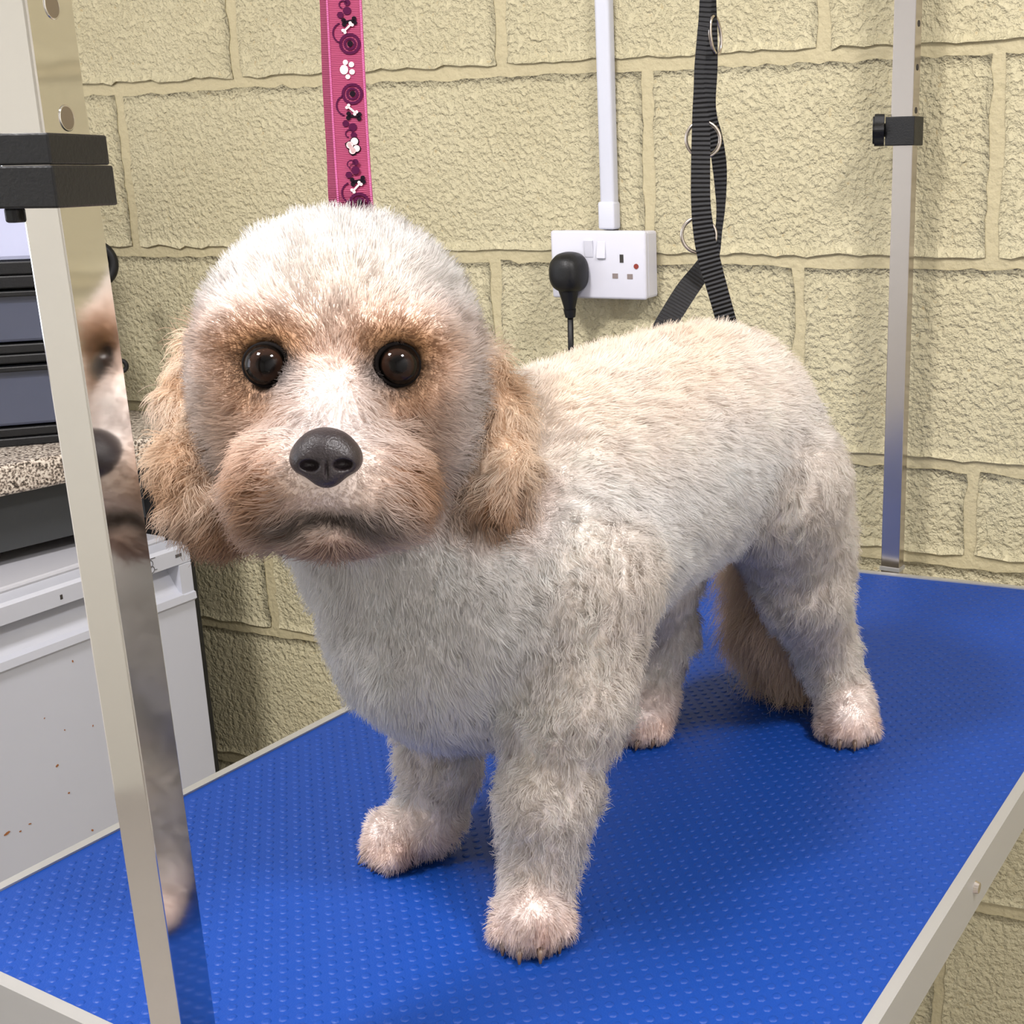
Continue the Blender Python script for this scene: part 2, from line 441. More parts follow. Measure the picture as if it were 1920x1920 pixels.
# ------------------------------------------------------------------ posts of the grooming arm
def rtube(lo, hi, lean, z_ref, bev=0.0016):
    v, f = box(lo, hi, bev, 3)
    t = (z_ref - v[:, 2:3]) / 0.38
    return v + t * np.array([[lean[0], lean[1], 0]]), f
BAR_Z = 1.02
PK, PR, PL = np.array([-0.0317, -0.0182, 0.0]), np.array([0.92, 0.39, 0.0]), np.array([-0.39, 0.92, 0.0])   # near post: front corner, wide and narrow side
def pbox(r0, r1, l0, l1, z0, z1, bev=0.0, lean=0.0):
    v, f = frame(box((r0, l0, z0), (r1, l1, z1), bev, 2), PK, PR, PL)
    t_ = (0.43 - v[:, 2:3]) / 0.38 * lean
    return v + t_ * np.array([[0.0021, -0.0038, 0]]), f
N_ = empty('grooming_post', (PK + PR * 0.015 + PL * 0.008 + np.array([0, 0, -0.075])), 'thick mirror-polished steel post at the near table end, black collar near its top', 'grooming post')
mesh('lower_tube', *pbox(0, 0.0294, 0, 0.0152, -0.03, 0.47, 0.0007, 1.0), M_chrome, N_)
mesh('upper_tube', *pbox(-0.0064, 0.0252, -0.002, 0.0176, 0.445, BAR_Z, 0.0012), M_chrome, N_)
for k in range(0, 13):
    z = 0.4642 + 0.0405 * k
    hcn = PK + PR * 0.0100 - PL * 0.0021 + np.array([0, 0, z]); a = np.arange(25) * 2 * math.pi / 24
    rim = tube(hcn + np.outer(np.cos(a), PR) * 0.0046 + np.outer(np.sin(a), [0, 0, 1.0]) * 0.0046, 0.0004, 6, False)
    hl = mesh('adjusting_hole', *frame(prism(disc(0.0045), -0.0003, 0.0003), hcn, PR, (0, 0, 1), -PL), M_holeplug, N_)
    mesh('hole_rim', *rim, M_chrome, hl, smooth=True)
K_ = mesh('collar', *join(pbox(-0.0105, 0.0300, -0.0060, 0.0205, 0.4468, 0.4583, 0.0008), pbox(-0.0110, 0.0312, -0.0065, 0.0215, 0.4310, 0.4466, 0.0008)), M_blackp, N_)
def star_knob(center, axis, r, depth, lobes, parent, m_):
    ax = np.array(axis, float); ax /= np.linalg.norm(ax); up = np.array([0, 0, 1.0]); s_ = np.cross(up, ax)
    a = np.arange(64) * 2 * math.pi / 64; rr = r * (1 + 0.09 * np.cos(lobes * a))
    o = np.c_[rr * np.cos(a), rr * np.sin(a)]
    v, f = join(prism(o, 0, depth), prism(o * 0.86, depth, depth * 1.18), prism(disc(r * 0.42), -depth * 0.8, 0))
    return mesh('knob', *frame((v, f), center, s_, up, ax), m_, parent)
star_knob(PK + PR * 0.004 + PL * 0.034 + np.array([0, 0, 0.4465]), PL, 0.0115, 0.012, 6, K_, M_blackp)
mesh('lock_pin', *pbox(-0.004, 0.004, 0.0160, 0.0205, 0.4255, 0.4312, 0.001), M_blackp, K_)
mesh('base_clamp', *join(pbox(-0.005, 0.0305, -0.006, 0.020, -0.075, -0.034, 0.003), box((-0.03, -0.012, -0.075), (0.07, 0.022, -0.040), 0.002)), M_blackm, N_)

Fp = empty('grooming_post', (0.976, -0.003, -0.05), 'slim satin steel post at the far table end in front of the wall', 'grooming post')
FX = 0.965
mesh('lower_tube', *box((FX, -0.0118, -0.05), (FX + 0.016, 0.0100, 0.47), 0.0008), M_chrome2, Fp)
mesh('upper_tube', *box((FX - 0.001, -0.0112, 0.47), (FX + 0.018, 0.0128, BAR_Z), 0.0008), M_chrome2, Fp)
for k in range(11):
    z = 0.4985 + 0.0425 * k
    mesh('adjusting_hole', *frame(prism(disc(0.0032), -0.0004, 0.0004), (FX + 0.0085, -0.0112, z), (1, 0, 0), (0, 0, 1), (0, -1, 0)), M_hole, Fp)
K2 = mesh('collar', *box((FX - 0.006, -0.0150, 0.4635), (FX + 0.023, 0.0170, 0.4925), 0.0008), M_blackp, Fp)
star_knob((FX + 0.004, 0.0215, 0.4795), (-0.35, 1, 0), 0.0165, 0.010, 6, K2, M_blackp)
mesh('foot_plate', *box((FX - 0.001, -0.0128, -0.004), (FX + 0.017, 0.0110, 0.0005)), M_alu, Fp)
mesh('base_clamp', *box((FX - 0.03, -0.02, -0.085), (FX + 0.02, 0.018, -0.05), 0.002), M_blackm, Fp)

Bq = empty('overhead_bar', (0.48, 0.004, BAR_Z), 'steel bar joining the tops of the two grooming posts', 'bar')
mesh('bar', *tube([(-0.03, 0.010, BAR_Z + 0.012), (1.0, 0.0, BAR_Z + 0.012)], 0.0125, 16), M_chrome2, Bq, smooth=True)
for x in (-0.03, 1.0): mesh('end_cap', *tube([(x - 0.004, 0.01 - 0.01 * (x > 0.5), BAR_Z + 0.012), (x + 0.004, 0.01 - 0.01 * (x > 0.5), BAR_Z + 0.012)], 0.014, 16), M_blackp, Bq)

# ------------------------------------------------------------------ socket, plug, trunking
S0u, S1u, S0h, S1h = (0.1893, 0.3146, 0.2934, 0.3737)           # right, left, bottom, top of the socket front on the wall
def wbox(u0, u1, h0, h1, o0, o1, bev=0.0, seg=2):
    return frame(box((u0, o0, h0), (u1, o1, h1), bev, seg), WN * WDIST, WD, -WN)
so = empty('wall_socket', wallp((S0u + S1u) / 2, S0h, 0.006), 'white double switched power socket on the block wall', 'socket')
mesh('back_box', *wbox(S0u + 0.001, S1u - 0.001, S0h + 0.001, S1h - 0.001, 0.002, 0.031, 0.003), M_white, so)
mesh('faceplate', *wbox(S0u, S1u, S0h, S1h, 0.0312, 0.0405, 0.0035, 3), M_white, so, smooth=True, autos=40)
def suv(px, py):      # fraction across the faceplate (0 left .. 1 right, 0 top .. 1 bottom)
    return S1u + (S0u - S1u) * px, S1h + (S0h - S1h) * py
def spart(name, px, py, w, h, o0, o1, m_, bev=0.0006, parent=so):
    u, hh = suv(px, py); return mesh(name, *wbox(u - w / 2, u + w / 2, hh - h / 2, hh + h / 2, o0, o1, bev), m_, parent)
def rocker(px, py, tilt):
    u, hh = suv(px, py); v, f = box((u - 0.0056, 0.038, hh - 0.0100), (u + 0.0056, 0.0424, hh + 0.0100), 0.0006)
    v[:, 1] += np.where(v[:, 1] > 0.040, (v[:, 2] - hh) / 0.0100 * tilt, 0)
    mesh('rocker_switch', *frame((v, f), WN * WDIST, WD, -WN), M_white, so)
rocker(0.415, 0.265, 0.0013); rocker(0.545, 0.275, -0.0016)
spart('earth_slot', 0.755, 0.40, 0.0048, 0.0095, 0.040, 0.0409, M_hole, 0)
spart('live_slot', 0.684, 0.655, 0.0072, 0.0060, 0.040, 0.0409, M_slot, 0)
spart('neutral_slot', 0.838, 0.660, 0.0072, 0.0060, 0.040, 0.0409, M_slot, 0)
u, hh = suv(0.905, 0.51)
mesh('neon_indicator', *tube([wallp(u, hh, 0.039), wallp(u, hh, 0.0412)], 0.0031, 16), M_neon, so)
pu, ph = suv(0.2446, 0.6054)
pl_ = empty('mains_plug', wallp(pu, ph - 0.022, 0.0408), 'black rubber mains plug pushed into the wall socket', 'plug')
a = np.arange(40) * 2 * math.pi / 40
po = np.c_[0.0218 * np.sign(np.cos(a)) * np.abs(np.cos(a)) ** 0.8, 0.0245 * np.sign(np.sin(a)) * np.abs(np.sin(a)) ** 0.8]
rings = [(0.82, 0.0408), (0.96, 0.0425), (1.0, 0.050), (0.97, 0.060), (0.84, 0.070), (0.60, 0.0755), (0.25, 0.077)]
V = np.vstack([wallp(pu + po[:, 0] * s_, ph + po[:, 1] * s_, o_) for s_, o_ in rings]); Fq = []
for i in range(len(rings) - 1):
    for j in range(40): Fq.append([i * 40 + j, i * 40 + (j + 1) % 40, i * 40 + 40 + (j + 1) % 40, i * 40 + 40 + j])
Fq += [list(range(40))[::-1], [240 + j for j in range(40)]]
mesh('plug_body', V, Fq, M_blackp, pl_, smooth=True)
mesh('cord_grip', *tube([wallp(pu, ph - 0.020, 0.056), wallp(pu, ph - 0.030, 0.055), wallp(pu + 0.001, ph - 0.043, 0.053), wallp(pu + 0.001, ph - 0.0435, 0.053), wallp(pu + 0.001, ph - 0.053, 0.052)],
     [0.0125, 0.0100, 0.0068, 0.0078, 0.0062], 16), M_blackp, pl_, smooth=True, autos=40)
cp = [wallp(pu + 0.001 + du, ph - dh, 0.052 - do) for du, dh, do in ((0, 0.05, 0), (0.002, 0.10, 0.002), (0.004, 0.20, 0.01), (0.002, 0.35, 0.025), (-0.01, 0.6, 0.035), (-0.03, 0.9, 0.035), (-0.03, 1.0, 0.03))]
mesh('cable', *tube(cp, 0.0036, 12), M_blackp, pl_, smooth=True)
T0, T1 = (0.2389, 0.2576)
tr = empty('cable_trunking', wallp((T0 + T1) / 2, S1h, 0.006), 'white plastic cable trunking running up the wall from the socket', 'trunking')
mesh('trunking_cover', *wbox(T0, T1, S1h - 0.0, CEIL - 0.002, 0.002, 0.019, 0.004, 3), M_trunk, tr, smooth=True, autos=35)
mesh('trunking_collar', *wbox(T0 - 0.0012, T1 + 0.0016, S1h + 0.0003, S1h + 0.033, 0.002, 0.0215, 0.003, 3), M_trunk, tr, smooth=True, autos=35)

# ------------------------------------------------------------------ fridge
FTOP = -0.03; FR0 = np.array([0.7438, 0.9067, FTOP]); fe = np.array([-0.2758, -0.0115, 0]); fe /= np.linalg.norm(fe); fb = np.array([-fe[1], fe[0], 0]) * -1
if fb[1] < 0: fb = -fb
FLOOR_F = FLOOR_Z - FTOP
fr = empty('fridge', FR0 + fe * 0.27 + fb * 0.3 + np.array([0, 0, FLOOR_F]), 'white undercounter fridge with rust specks beside the table', 'fridge')
FW, FD = 0.548, 0.56
def fbox(a0, a1, b0, b1, z0, z1, bev=0.0, seg=2): return frame(box((a0, b0, z0), (a1, b1, z1), bev, seg), FR0, fe, fb)
mesh('cabinet', *fbox(0.004, FW - 0.004, 0.050, FD, FLOOR_F + 0.015, -0.004, 0.004), M_fridge_trim, fr)
mesh('worktop_lid', *fbox(0.0, FW, 0.040, FD + 0.005, -0.012, 0.003, 0.004), M_fridge_trim, fr)
prof = [(0.036, -0.002), (0.004, -0.002), (0.0, -0.006), (0.0, -0.027), (0.022, -0.031), (0.026, -0.036), (0.006, -0.066), (-0.003, -0.069), (-0.004, -0.079), (0.001, -0.083), (0.001, FLOOR_F + 0.05), (0.036, FLOOR_F + 0.05)]
flat = [(0.036, -0.002), (0.004, -0.002), (0.0, -0.006), (0.0, -0.027), (0.0015, -0.0275), (0.0, -0.029), (0.0, -0.069), (-0.003, -0.070), (-0.004, -0.079), (0.001, -0.083), (0.001, FLOOR_F + 0.05), (0.036, FLOOR_F + 0.05)]
def extr(profile, a0, a1):
    v, f = prism(profile, a0, a1); v = v[:, [2, 0, 1]]
    return frame((v, f), FR0, fe, fb)
dr = mesh('door', *join(extr(prof, 0.020, FW - 0.020), extr(flat, 0.0, 0.020), extr(flat, FW - 0.020, FW)), M_fridge, fr)
mesh('door_seal', *fbox(0.006, FW - 0.006, 0.0362, 0.0500, FLOOR_F + 0.055, -0.004), M_seal, fr)
for x in (0.05, FW - 0.05): mesh('foot', *fbox(x - 0.015, x + 0.015, 0.06, 0.09, FLOOR_F, FLOOR_F + 0.016), M_seal, fr)
mk = [fbox(0.014, 0.0185, -0.0004, 0.0006, -0.0165, -0.0125), fbox(0.019, 0.024, -0.0004, 0.0006, -0.0168, -0.0125), fbox(0.0145, 0.0145 + 0.0012, -0.0006, 0.0002, -0.0168, -0.012)]
mesh('door_mark', *join(*mk), M_marks, dr)
def curl(cx, cz, r, a0, a1):
    t = np.linspace(a0, a1, 20); c = np.c_[cx + r * np.cos(t), np.full(20, -0.0002), cz + r * np.sin(t)]
    v, f = tube(c, 0.0006, 5); return frame((v, f), FR0, fe, fb)
mesh('door_logo', *join(curl(0.066, -0.0135, 0.0052, 0, 5.2), curl(0.064, -0.0215, 0.0045, 1.0, 5.9), fbox(0.056, 0.064, -0.0004, 0.0005, -0.0075, -0.0065), fbox(0.055, 0.059, -0.0004, 0.0005, -0.0235, -0.0227)), M_marks, dr)
for ra, rz, rr, rx in [(0.1949, -0.1013, 0.0013, 1), (0.2365, -0.2233, 0.0018, 1), (0.2266, -0.2648, 0.0015, 0.8), (0.3131, -0.2768, 0.0018, 2.2), (0.2965, -0.2824, 0.0012, 1), (0.2025, -0.3285, 0.0014, 1.3), (0.2194, -0.1829, 0.0011, 0.7), (0.1803, -0.1935, 0.0011, 0.8), (0.2434, -0.1574, 0.0008, 1), (0.2831, -0.2792, 0.0009, 2)]:
    a = np.arange(9) * 2 * math.pi / 9; w_ = 1 + 0.3 * np.sin(a * 2 + ra * 90)
    v, f = prism(np.c_[rr * rx * w_ * np.cos(a), rr * w_ * np.sin(a)], 0, 0.0003)
    mesh('rust_spot', *frame((v, f), FR0 + fe * ra + np.array([0, 0, rz]) + fb * 0.0008, fe, (0, 0, 1), -fb), M_rust, dr)
chip = mesh('paint_chip', *fbox(0.196, 0.1995, -0.0004, 0.0004, -0.020, -0.014, 0.0003), M_hole, dr)

# ------------------------------------------------------------------ worktop with its black frame
W0 = np.array([0.7600, 0.9560, 0.0]); we = np.array([-0.994, 0.109, 0]); wb = np.array([0.109, 0.994, 0])
WTOP = 0.107
def kbox(a0, a1, b0, b1, z0, z1, bev=0.0, seg=2): return frame(box((a0, b0, z0), (a1, b1, z1), bev, seg), W0, we, wb)
wt = empty('worktop', W0 + wb * 0.3 + np.array([0, 0, FLOOR_Z]), 'speckled grey laminate worktop on a black frame above the fridge', 'worktop')
def wall_end(b_, gap=0.009):      # where a line parallel to the worktop front meets the block wall
    p = W0 + wb * b_; return (WDIST - gap - WN @ p) / (WN @ we)
cs_ = [W0 + we * wall_end(0.0), W0 + wb * 0.575 + we * wall_end(0.575), W0 + wb * 0.575 + we * 1.45, W0 + we * 1.45]
v, f = prism([c_[:2] for c_ in cs_], WTOP - 0.038, WTOP)
bm = bmesh.new(); bv = [bm.verts.new(x) for x in v]; [bm.faces.new([bv[i] for i in q_]) for q_ in f]
bmesh.ops.recalc_face_normals(bm, faces=bm.faces[:])
bmesh.ops.bevel(bm, geom=bm.edges[:], offset=0.006, segments=3, profile=0.5, affect='EDGES')
mesh('laminate_top', *bm_out(bm), M_granite, wt, smooth=True, autos=50)
mesh('apron', *kbox(wall_end(0.06) + 0.002, 1.45, 0.035, 0.06, WTOP - 0.115, WTOP - 0.0385), M_apron, wt)
mesh('end_panel', *frame(box((-0.028, 0.025, FLOOR_Z), (-0.008, 0.30, WTOP - 0.04)), FR0 * np.array([1, 1, 0]), fe, fb), M_seal, wt)
mesh('back_panel', *kbox(wall_end(0.57) + 0.003, 1.45, 0.556, 0.57, FLOOR_Z, WTOP - 0.0385), M_blackm, wt)
mesh('leg', *kbox(1.40, 1.44, 0.05, 0.09, FLOOR_Z, WTOP - 0.0385), M_blackm, wt)

# ------------------------------------------------------------------ drawer tower on the worktop
G0 = np.array([0.6882, 1.0255, 0.0]); ge = np.array([-0.80, 0.60, 0.0]); gb = np.array([0.60, 0.80, 0.0])
def gbox(a0, a1, b0, b1, z0, z1, bev=0.0, seg=2): return frame(box((a0, b0, z0), (a1, b1, z1), bev, seg), G0, ge, gb)
dt = empty('drawer_tower', G0 + ge * 0.13 + gb * 0.12 + np.array([0, 0, WTOP]), 'black plastic drawer tower with smoky drawer fronts on the worktop', 'drawer unit')
GW, GD = 0.26, 0.22
zs = [(WTOP, 0.131), (0.214, 0.2385), (0.3085, 0.3420)]
for z0, z1 in zs:
    mesh('shelf_frame', *join(gbox(0, GW, 0, GD, z0, (z0 + z1) / 2 - 0.0006, 0.002), gbox(0.002, GW - 0.002, 0.003, GD, (z0 + z1) / 2, z1, 0.002)), M_blackp, dt)
for z0, z1 in ((0.131, 0.214), (0.2385, 0.3085)):
    dd = mesh('drawer', *gbox(0.014, GW - 0.014, 0.006, GD - 0.01, z0 + 0.002, z1 - 0.003, 0.004), M_smoke, dt)
    mesh('drawer_lip', *gbox(0.014, GW - 0.014, -0.004, 0.0062, z1 - 0.010, z1 - 0.003, 0.0015), M_blackp, dd)
    for a0, a1 in ((0.0, 0.012), (GW - 0.012, GW)):
        mesh('side_post', *gbox(a0, a1, 0.004, GD - 0.002, z0, z1), M_blackp, dt)
tb = empty('storage_box', G0 + ge * 0.13 + gb * 0.12 + np.array([0, 0, 0.3421]), 'pale frosted plastic box on top of the drawer tower', 'box')
mesh('box_body', *gbox(0.020, GW - 0.02, 0.012, GD - 0.02, 0.3422, 0.445, 0.006), M_lilac, tb)
mesh('lid', *gbox(0.014, GW - 0.014, 0.006, GD - 0.014, 0.4455, 0.460, 0.004), M_lilac, tb)
hk = [((0.7671, 1.03, 0.1956), 0.0075, 'ring'), ((0.7769, 1.03, 0.3323), 0.022, 'bow')]
for (p, r0, kind) in hk:
    p = np.array(p)
    if kind == 'ring':
        a = np.arange(29) * 2 * math.pi / 28
        c = p + np.outer(np.cos(a), np.array([0.8, -0.6, 0.0])) * r0 + np.outer(np.sin(a), [0, 0, 1.0]) * r0
        mesh('side_ring', *tube(c, r0 * 0.42, 8, False), M_blackp, dt, smooth=True)
    else:
        a = np.linspace(-1.25, 1.25, 15)
        c = p + np.outer(np.cos(a) - 1, np.array([0.8, -0.6, 0.0])) * r0 + np.outer(np.sin(a), [0, 0, 1.0]) * r0 * 1.15
        mesh('side_handle', *tube(c, 0.0065, 10), M_blackp, dt, smooth=True)

# ------------------------------------------------------------------ black loop strap and pink lead
st_ = empty('loop_strap', (0.5085, -0.0116, 0.3770), 'twisted black webbing loop strap with metal rings hanging behind the dog', 'strap')
for nm, pts_, wd, sd in [('strap_loop', [(0.5096, -0.0168, 0.7034), (0.5065, -0.0163, 0.6158), (0.5032, -0.0147, 0.5532), (0.5000, -0.0141, 0.5355), (0.4963, -0.0135, 0.5143), (0.4955, -0.0133, 0.4978), (0.4966, -0.0135, 0.4836), (0.4971, -0.0136, 0.4643), (0.4962, -0.0135, 0.4400), (0.4962, -0.0135, 0.4179), (0.4994, -0.0140, 0.3966), (0.5038, -0.0158, 0.3774), (0.5087, -0.0187, 0.3591), (0.5137, -0.0226, 0.3380), (0.5196, -0.0247, 0.3204)], (0.0071, 0.0073, 0.0086, 0.0077, 0.0074, 0.0080, 0.0113, 0.0136, 0.0142, 0.0145, 0.0157, 0.0166, 0.0159, 0.0155, 0.0157), [(0.4842, -0.8746, -0.0254), (0.4818, -0.8756, -0.0348), (0.4748, -0.8779, -0.0615), (0.4622, -0.8803, -0.1064), (0.4716, -0.8788, -0.0735), (0.4907, -0.8713, 0.0015), (0.4960, -0.8680, 0.0246), (0.4878, -0.8729, -0.0106), (0.4865, -0.8735, -0.0159), (0.4991, -0.8657, 0.0390), (0.5160, -0.8471, 0.1271), (0.5278, -0.8237, 0.2074), (0.5320, -0.8107, 0.2445), (0.5319, -0.8109, 0.2438), (0.5313, -0.8130, 0.2381)]),
    ('strap_loop', [(0.5139, -0.0125, 0.7050), (0.5141, -0.0125, 0.6173), (0.5140, -0.0125, 0.5601), (0.5176, -0.0111, 0.5371), (0.5173, -0.0111, 0.5133), (0.5154, -0.0107, 0.4915), (0.5168, -0.0110, 0.4782), (0.5229, -0.0120, 0.4647), (0.5302, -0.0113, 0.4461), (0.5332, -0.0108, 0.4296), (0.5330, -0.0108, 0.4117), (0.5326, -0.0087, 0.3949), (0.5307, -0.0043, 0.3793), (0.5178, -0.0020, 0.3671), (0.4974, 0.0005, 0.3530), (0.4700, 0.0003, 0.3351), (0.4539, 0.0000, 0.3229)], (0.0072, 0.0073, 0.0100, 0.0106, 0.0106, 0.0102, 0.0107, 0.0108, 0.0110, 0.0092, 0.0066, 0.0061, 0.0120, 0.0146, 0.0164, 0.0160, 0.0159), [(0.4892, -0.8722, -0.0049), (0.4889, -0.8723, -0.0059), (0.4898, -0.8718, -0.0023), (0.4900, -0.8717, -0.0013), (0.4821, -0.8755, -0.0336), (0.4871, -0.8732, -0.0133), (0.5199, -0.8407, 0.1512), (0.5236, -0.8335, 0.1762), (0.5093, -0.8559, 0.0896), (0.4939, -0.8694, 0.0153), (0.4734, -0.8783, -0.0668), (0.4317, -0.8790, -0.2024), (0.3543, -0.8477, -0.3949), (0.2704, -0.7869, -0.5547), (0.2715, -0.7877, -0.5530), (0.2996, -0.8104, -0.5035), (0.3154, -0.8222, -0.4739)])]:
    v, f, uv, _ = ribbon(pts_, wd, sd, 0.0016)
    mesh(nm, v, f, M_strap, st_, uv=uv, smooth=True, autos=40)
for c, r0, sd in [((0.5193, -0.0145, 0.5365), 0.0125, (0.9529, 0.1345, -0.2476)), ((0.5045, -0.0114, 0.4633), 0.0125, (0.4871, -0.8732, -0.0133)), ((0.5033, -0.0076, 0.3944), 0.0128, (0.4871, -0.8732, -0.0133))]:
    c = np.array(c); sd = np.array(sd); a = np.arange(33) * 2 * math.pi / 32
    v, f = tube(c + np.outer(np.cos(a), sd) * r0 + np.outer(np.sin(a), [0, 0, 1.0]) * r0, 0.0014, 8, False)
    mesh('d_ring', v, f, M_steel, st_, smooth=True)

ld = empty('pink_lead', (0.2494, 0.0930, 0.3666), 'pink printed webbing lead hanging down behind the dog\'s head', 'lead')
LP, LW, LS = [(0.2678, 0.0425, 1.0300), (0.2678, 0.1025, 0.6653), (0.2500, 0.0896, 0.5845), (0.2402, 0.0823, 0.5397), (0.2304, 0.0750, 0.4948), (0.2214, 0.0678, 0.4529), (0.2152, 0.0623, 0.4230), (0.2319, 0.0778, 0.3974), (0.2494, 0.0930, 0.3666)], 0.0201, (0.4871, -0.8732, -0.0133)
v, f, uv, (LPs, LSs, LNs, LLs) = ribbon(LP, LW, LS, 0.0016); mesh('front_strap', v, f, M_lead, ld, uv=uv)
if (LNs[len(LNs) // 2] @ np.array(F_)) > 0: LNs = -LNs
for sg in (-1, 1):
    v, f, uv, _ = ribbon(LPs[::8] + LSs[::8] * sg * (LW / 2 - 0.0004) , 0.0010, LS, 0.0022); mesh('edge_stitching', v, f, M_leadedge, ld, uv=uv)
LP2 = [(0.2718, 0.0425, 1.0300), (0.2562, 0.1003, 0.6008), (0.2431, 0.0904, 0.5405), (0.2344, 0.0851, 0.4954), (0.2254, 0.0778, 0.4531), (0.2196, 0.0739, 0.4198), (0.2347, 0.0859, 0.3907), (0.2503, 0.0978, 0.3630)]
v, f, uv, _ = ribbon(LP2, LW, LS, 0.0014); mesh('back_strap', v, f, M_lead, ld, uv=uv)
def lead_at(z):
    i = int(np.argmin(np.abs(LPs[:, 2] - z))); T = LPs[min(i + 1, len(LPs) - 1)] - LPs[max(i - 1, 0)]
    T = -T * np.sign(T[2]); T /= np.linalg.norm(T); t = (z - LPs[i][2])
    return LPs[i] - T * 0 + np.array([0, 0, 0]), LSs[i], -T, LNs[i]
def printed(name, shapes, z, du, m_, lift=0.0010):
    """flat print: 2-D outlines (across, along) laid on the strap"""
    p, s_, t_, n_ = lead_at(z); parts = []
    for o in shapes:
        v, f = prism(o, lift, lift + 0.0002); parts.append(frame((v, f), p + s_ * du, s_, t_, n_))
    mesh(name, *join(*parts), m_, ld)
def circ(cx, cy, r, ry=None, n=18): return disc(r, n, ry) + np.array([cx, cy])
def ringo(cx, cy, r, w, n=26, a0=0.0, a1=6.2832):
    t = np.linspace(a0, a1, n); out_ = []
    for i in range(n - 1):
        q_ = [(r - w / 2, t[i]), (r + w / 2, t[i]), (r + w / 2, t[i + 1]), (r - w / 2, t[i + 1])]
        out_.append(np.array([(cx + a_ * math.cos(b_), cy + a_ * math.sin(b_)) for a_, b_ in q_]))
    return out_
def bone(cx, cy, L_, ang, w=0.0011):
    c_, s_ = math.cos(ang), math.sin(ang); R2 = np.array([[c_, s_], [-s_, c_]])
    sh = [np.array([(-L_ / 2, -w / 2), (L_ / 2, -w / 2), (L_ / 2, w / 2), (-L_ / 2, w / 2)])]
    for e_ in (-1, 1):
        for g_ in (-1, 1): sh.append(circ(e_ * L_ / 2, g_ * w * 0.75, w * 0.85, n=10))
    return [q_ @ R2 + np.array([cx, cy]) for q_ in sh]
def motif(z, flip):
    k = -1 if flip else 1
    printed('swirl_print', ringo(0.0020, -0.0085 * k, 0.0054, 0.0017) + ringo(0.0020, -0.0085 * k, 0.0030, 0.0013) + ringo(-0.0015, -0.002 * k, 0.0060, 0.0009, a0=1.9, a1=4.4) +
            [circ(-0.0028, 0.0085 * k, 0.0019), circ(0.0012, 0.0108 * k, 0.0024), circ(0.0015, 0.0155 * k, 0.0018)] + ringo(-0.0010, 0.0145 * k, 0.0022, 0.0007, 14, 0, 4.5), z, 0.0005, M_printp)
    printed('swirl_heart_print', [circ(0.0022, -0.0085 * k, 0.0017)], z, 0.0005, M_print, 0.0013)
    printed('dark_bone_print', bone(0.0022, 0.0045 * k, 0.0062, 0.12 * k, 0.0016), z, 0.0005, M_print, 0.0012)
    printed('white_bone_print', bone(0.0012, 0.0008 * k, 0.0060, 0.75 * k, 0.0011), z, 0.0005, M_printw, 0.0014)
def paw(z):
    printed('paw_print', [circ(-0.0022, 0.0, 0.0024, 0.0028), circ(-0.0012, 0.0042, 0.0015), circ(0.0022, 0.0028, 0.0016), circ(0.0024, -0.0015, 0.0016), circ(-0.0002, -0.0042, 0.0014)], z, 0.0006, M_printw)
def hearts(z):
    for m_, e_, l_ in ((M_print, 1.28, 0.0010), (M_printw, 1.0, 0.0013)):
        printed('heart_print', [circ(0.0012, 0.0024, 0.0021 * e_), circ(-0.0016, 0.0004, 0.0020 * e_), circ(0.0022, -0.0018, 0.0019 * e_), circ(-0.0002, -0.0030, 0.0019 * e_),
                np.array([(-0.0036, 0.0012), (-0.0014, 0.0024), (0.0014, -0.0040), (-0.0004, -0.0046)]) * e_], z, 0.0010, m_, l_)
for kind_, z in [('h', 0.5845), ('b', 0.5576), ('a', 0.5217), ('p', 0.5017), ('b', 0.4805), ('h', 0.4589), ('a', 0.4344)]:
    if kind_ == 'a': motif(z, False)
    elif kind_ == 'b': motif(z, True)
    elif kind_ == 'p': paw(z)
    else: hearts(z)

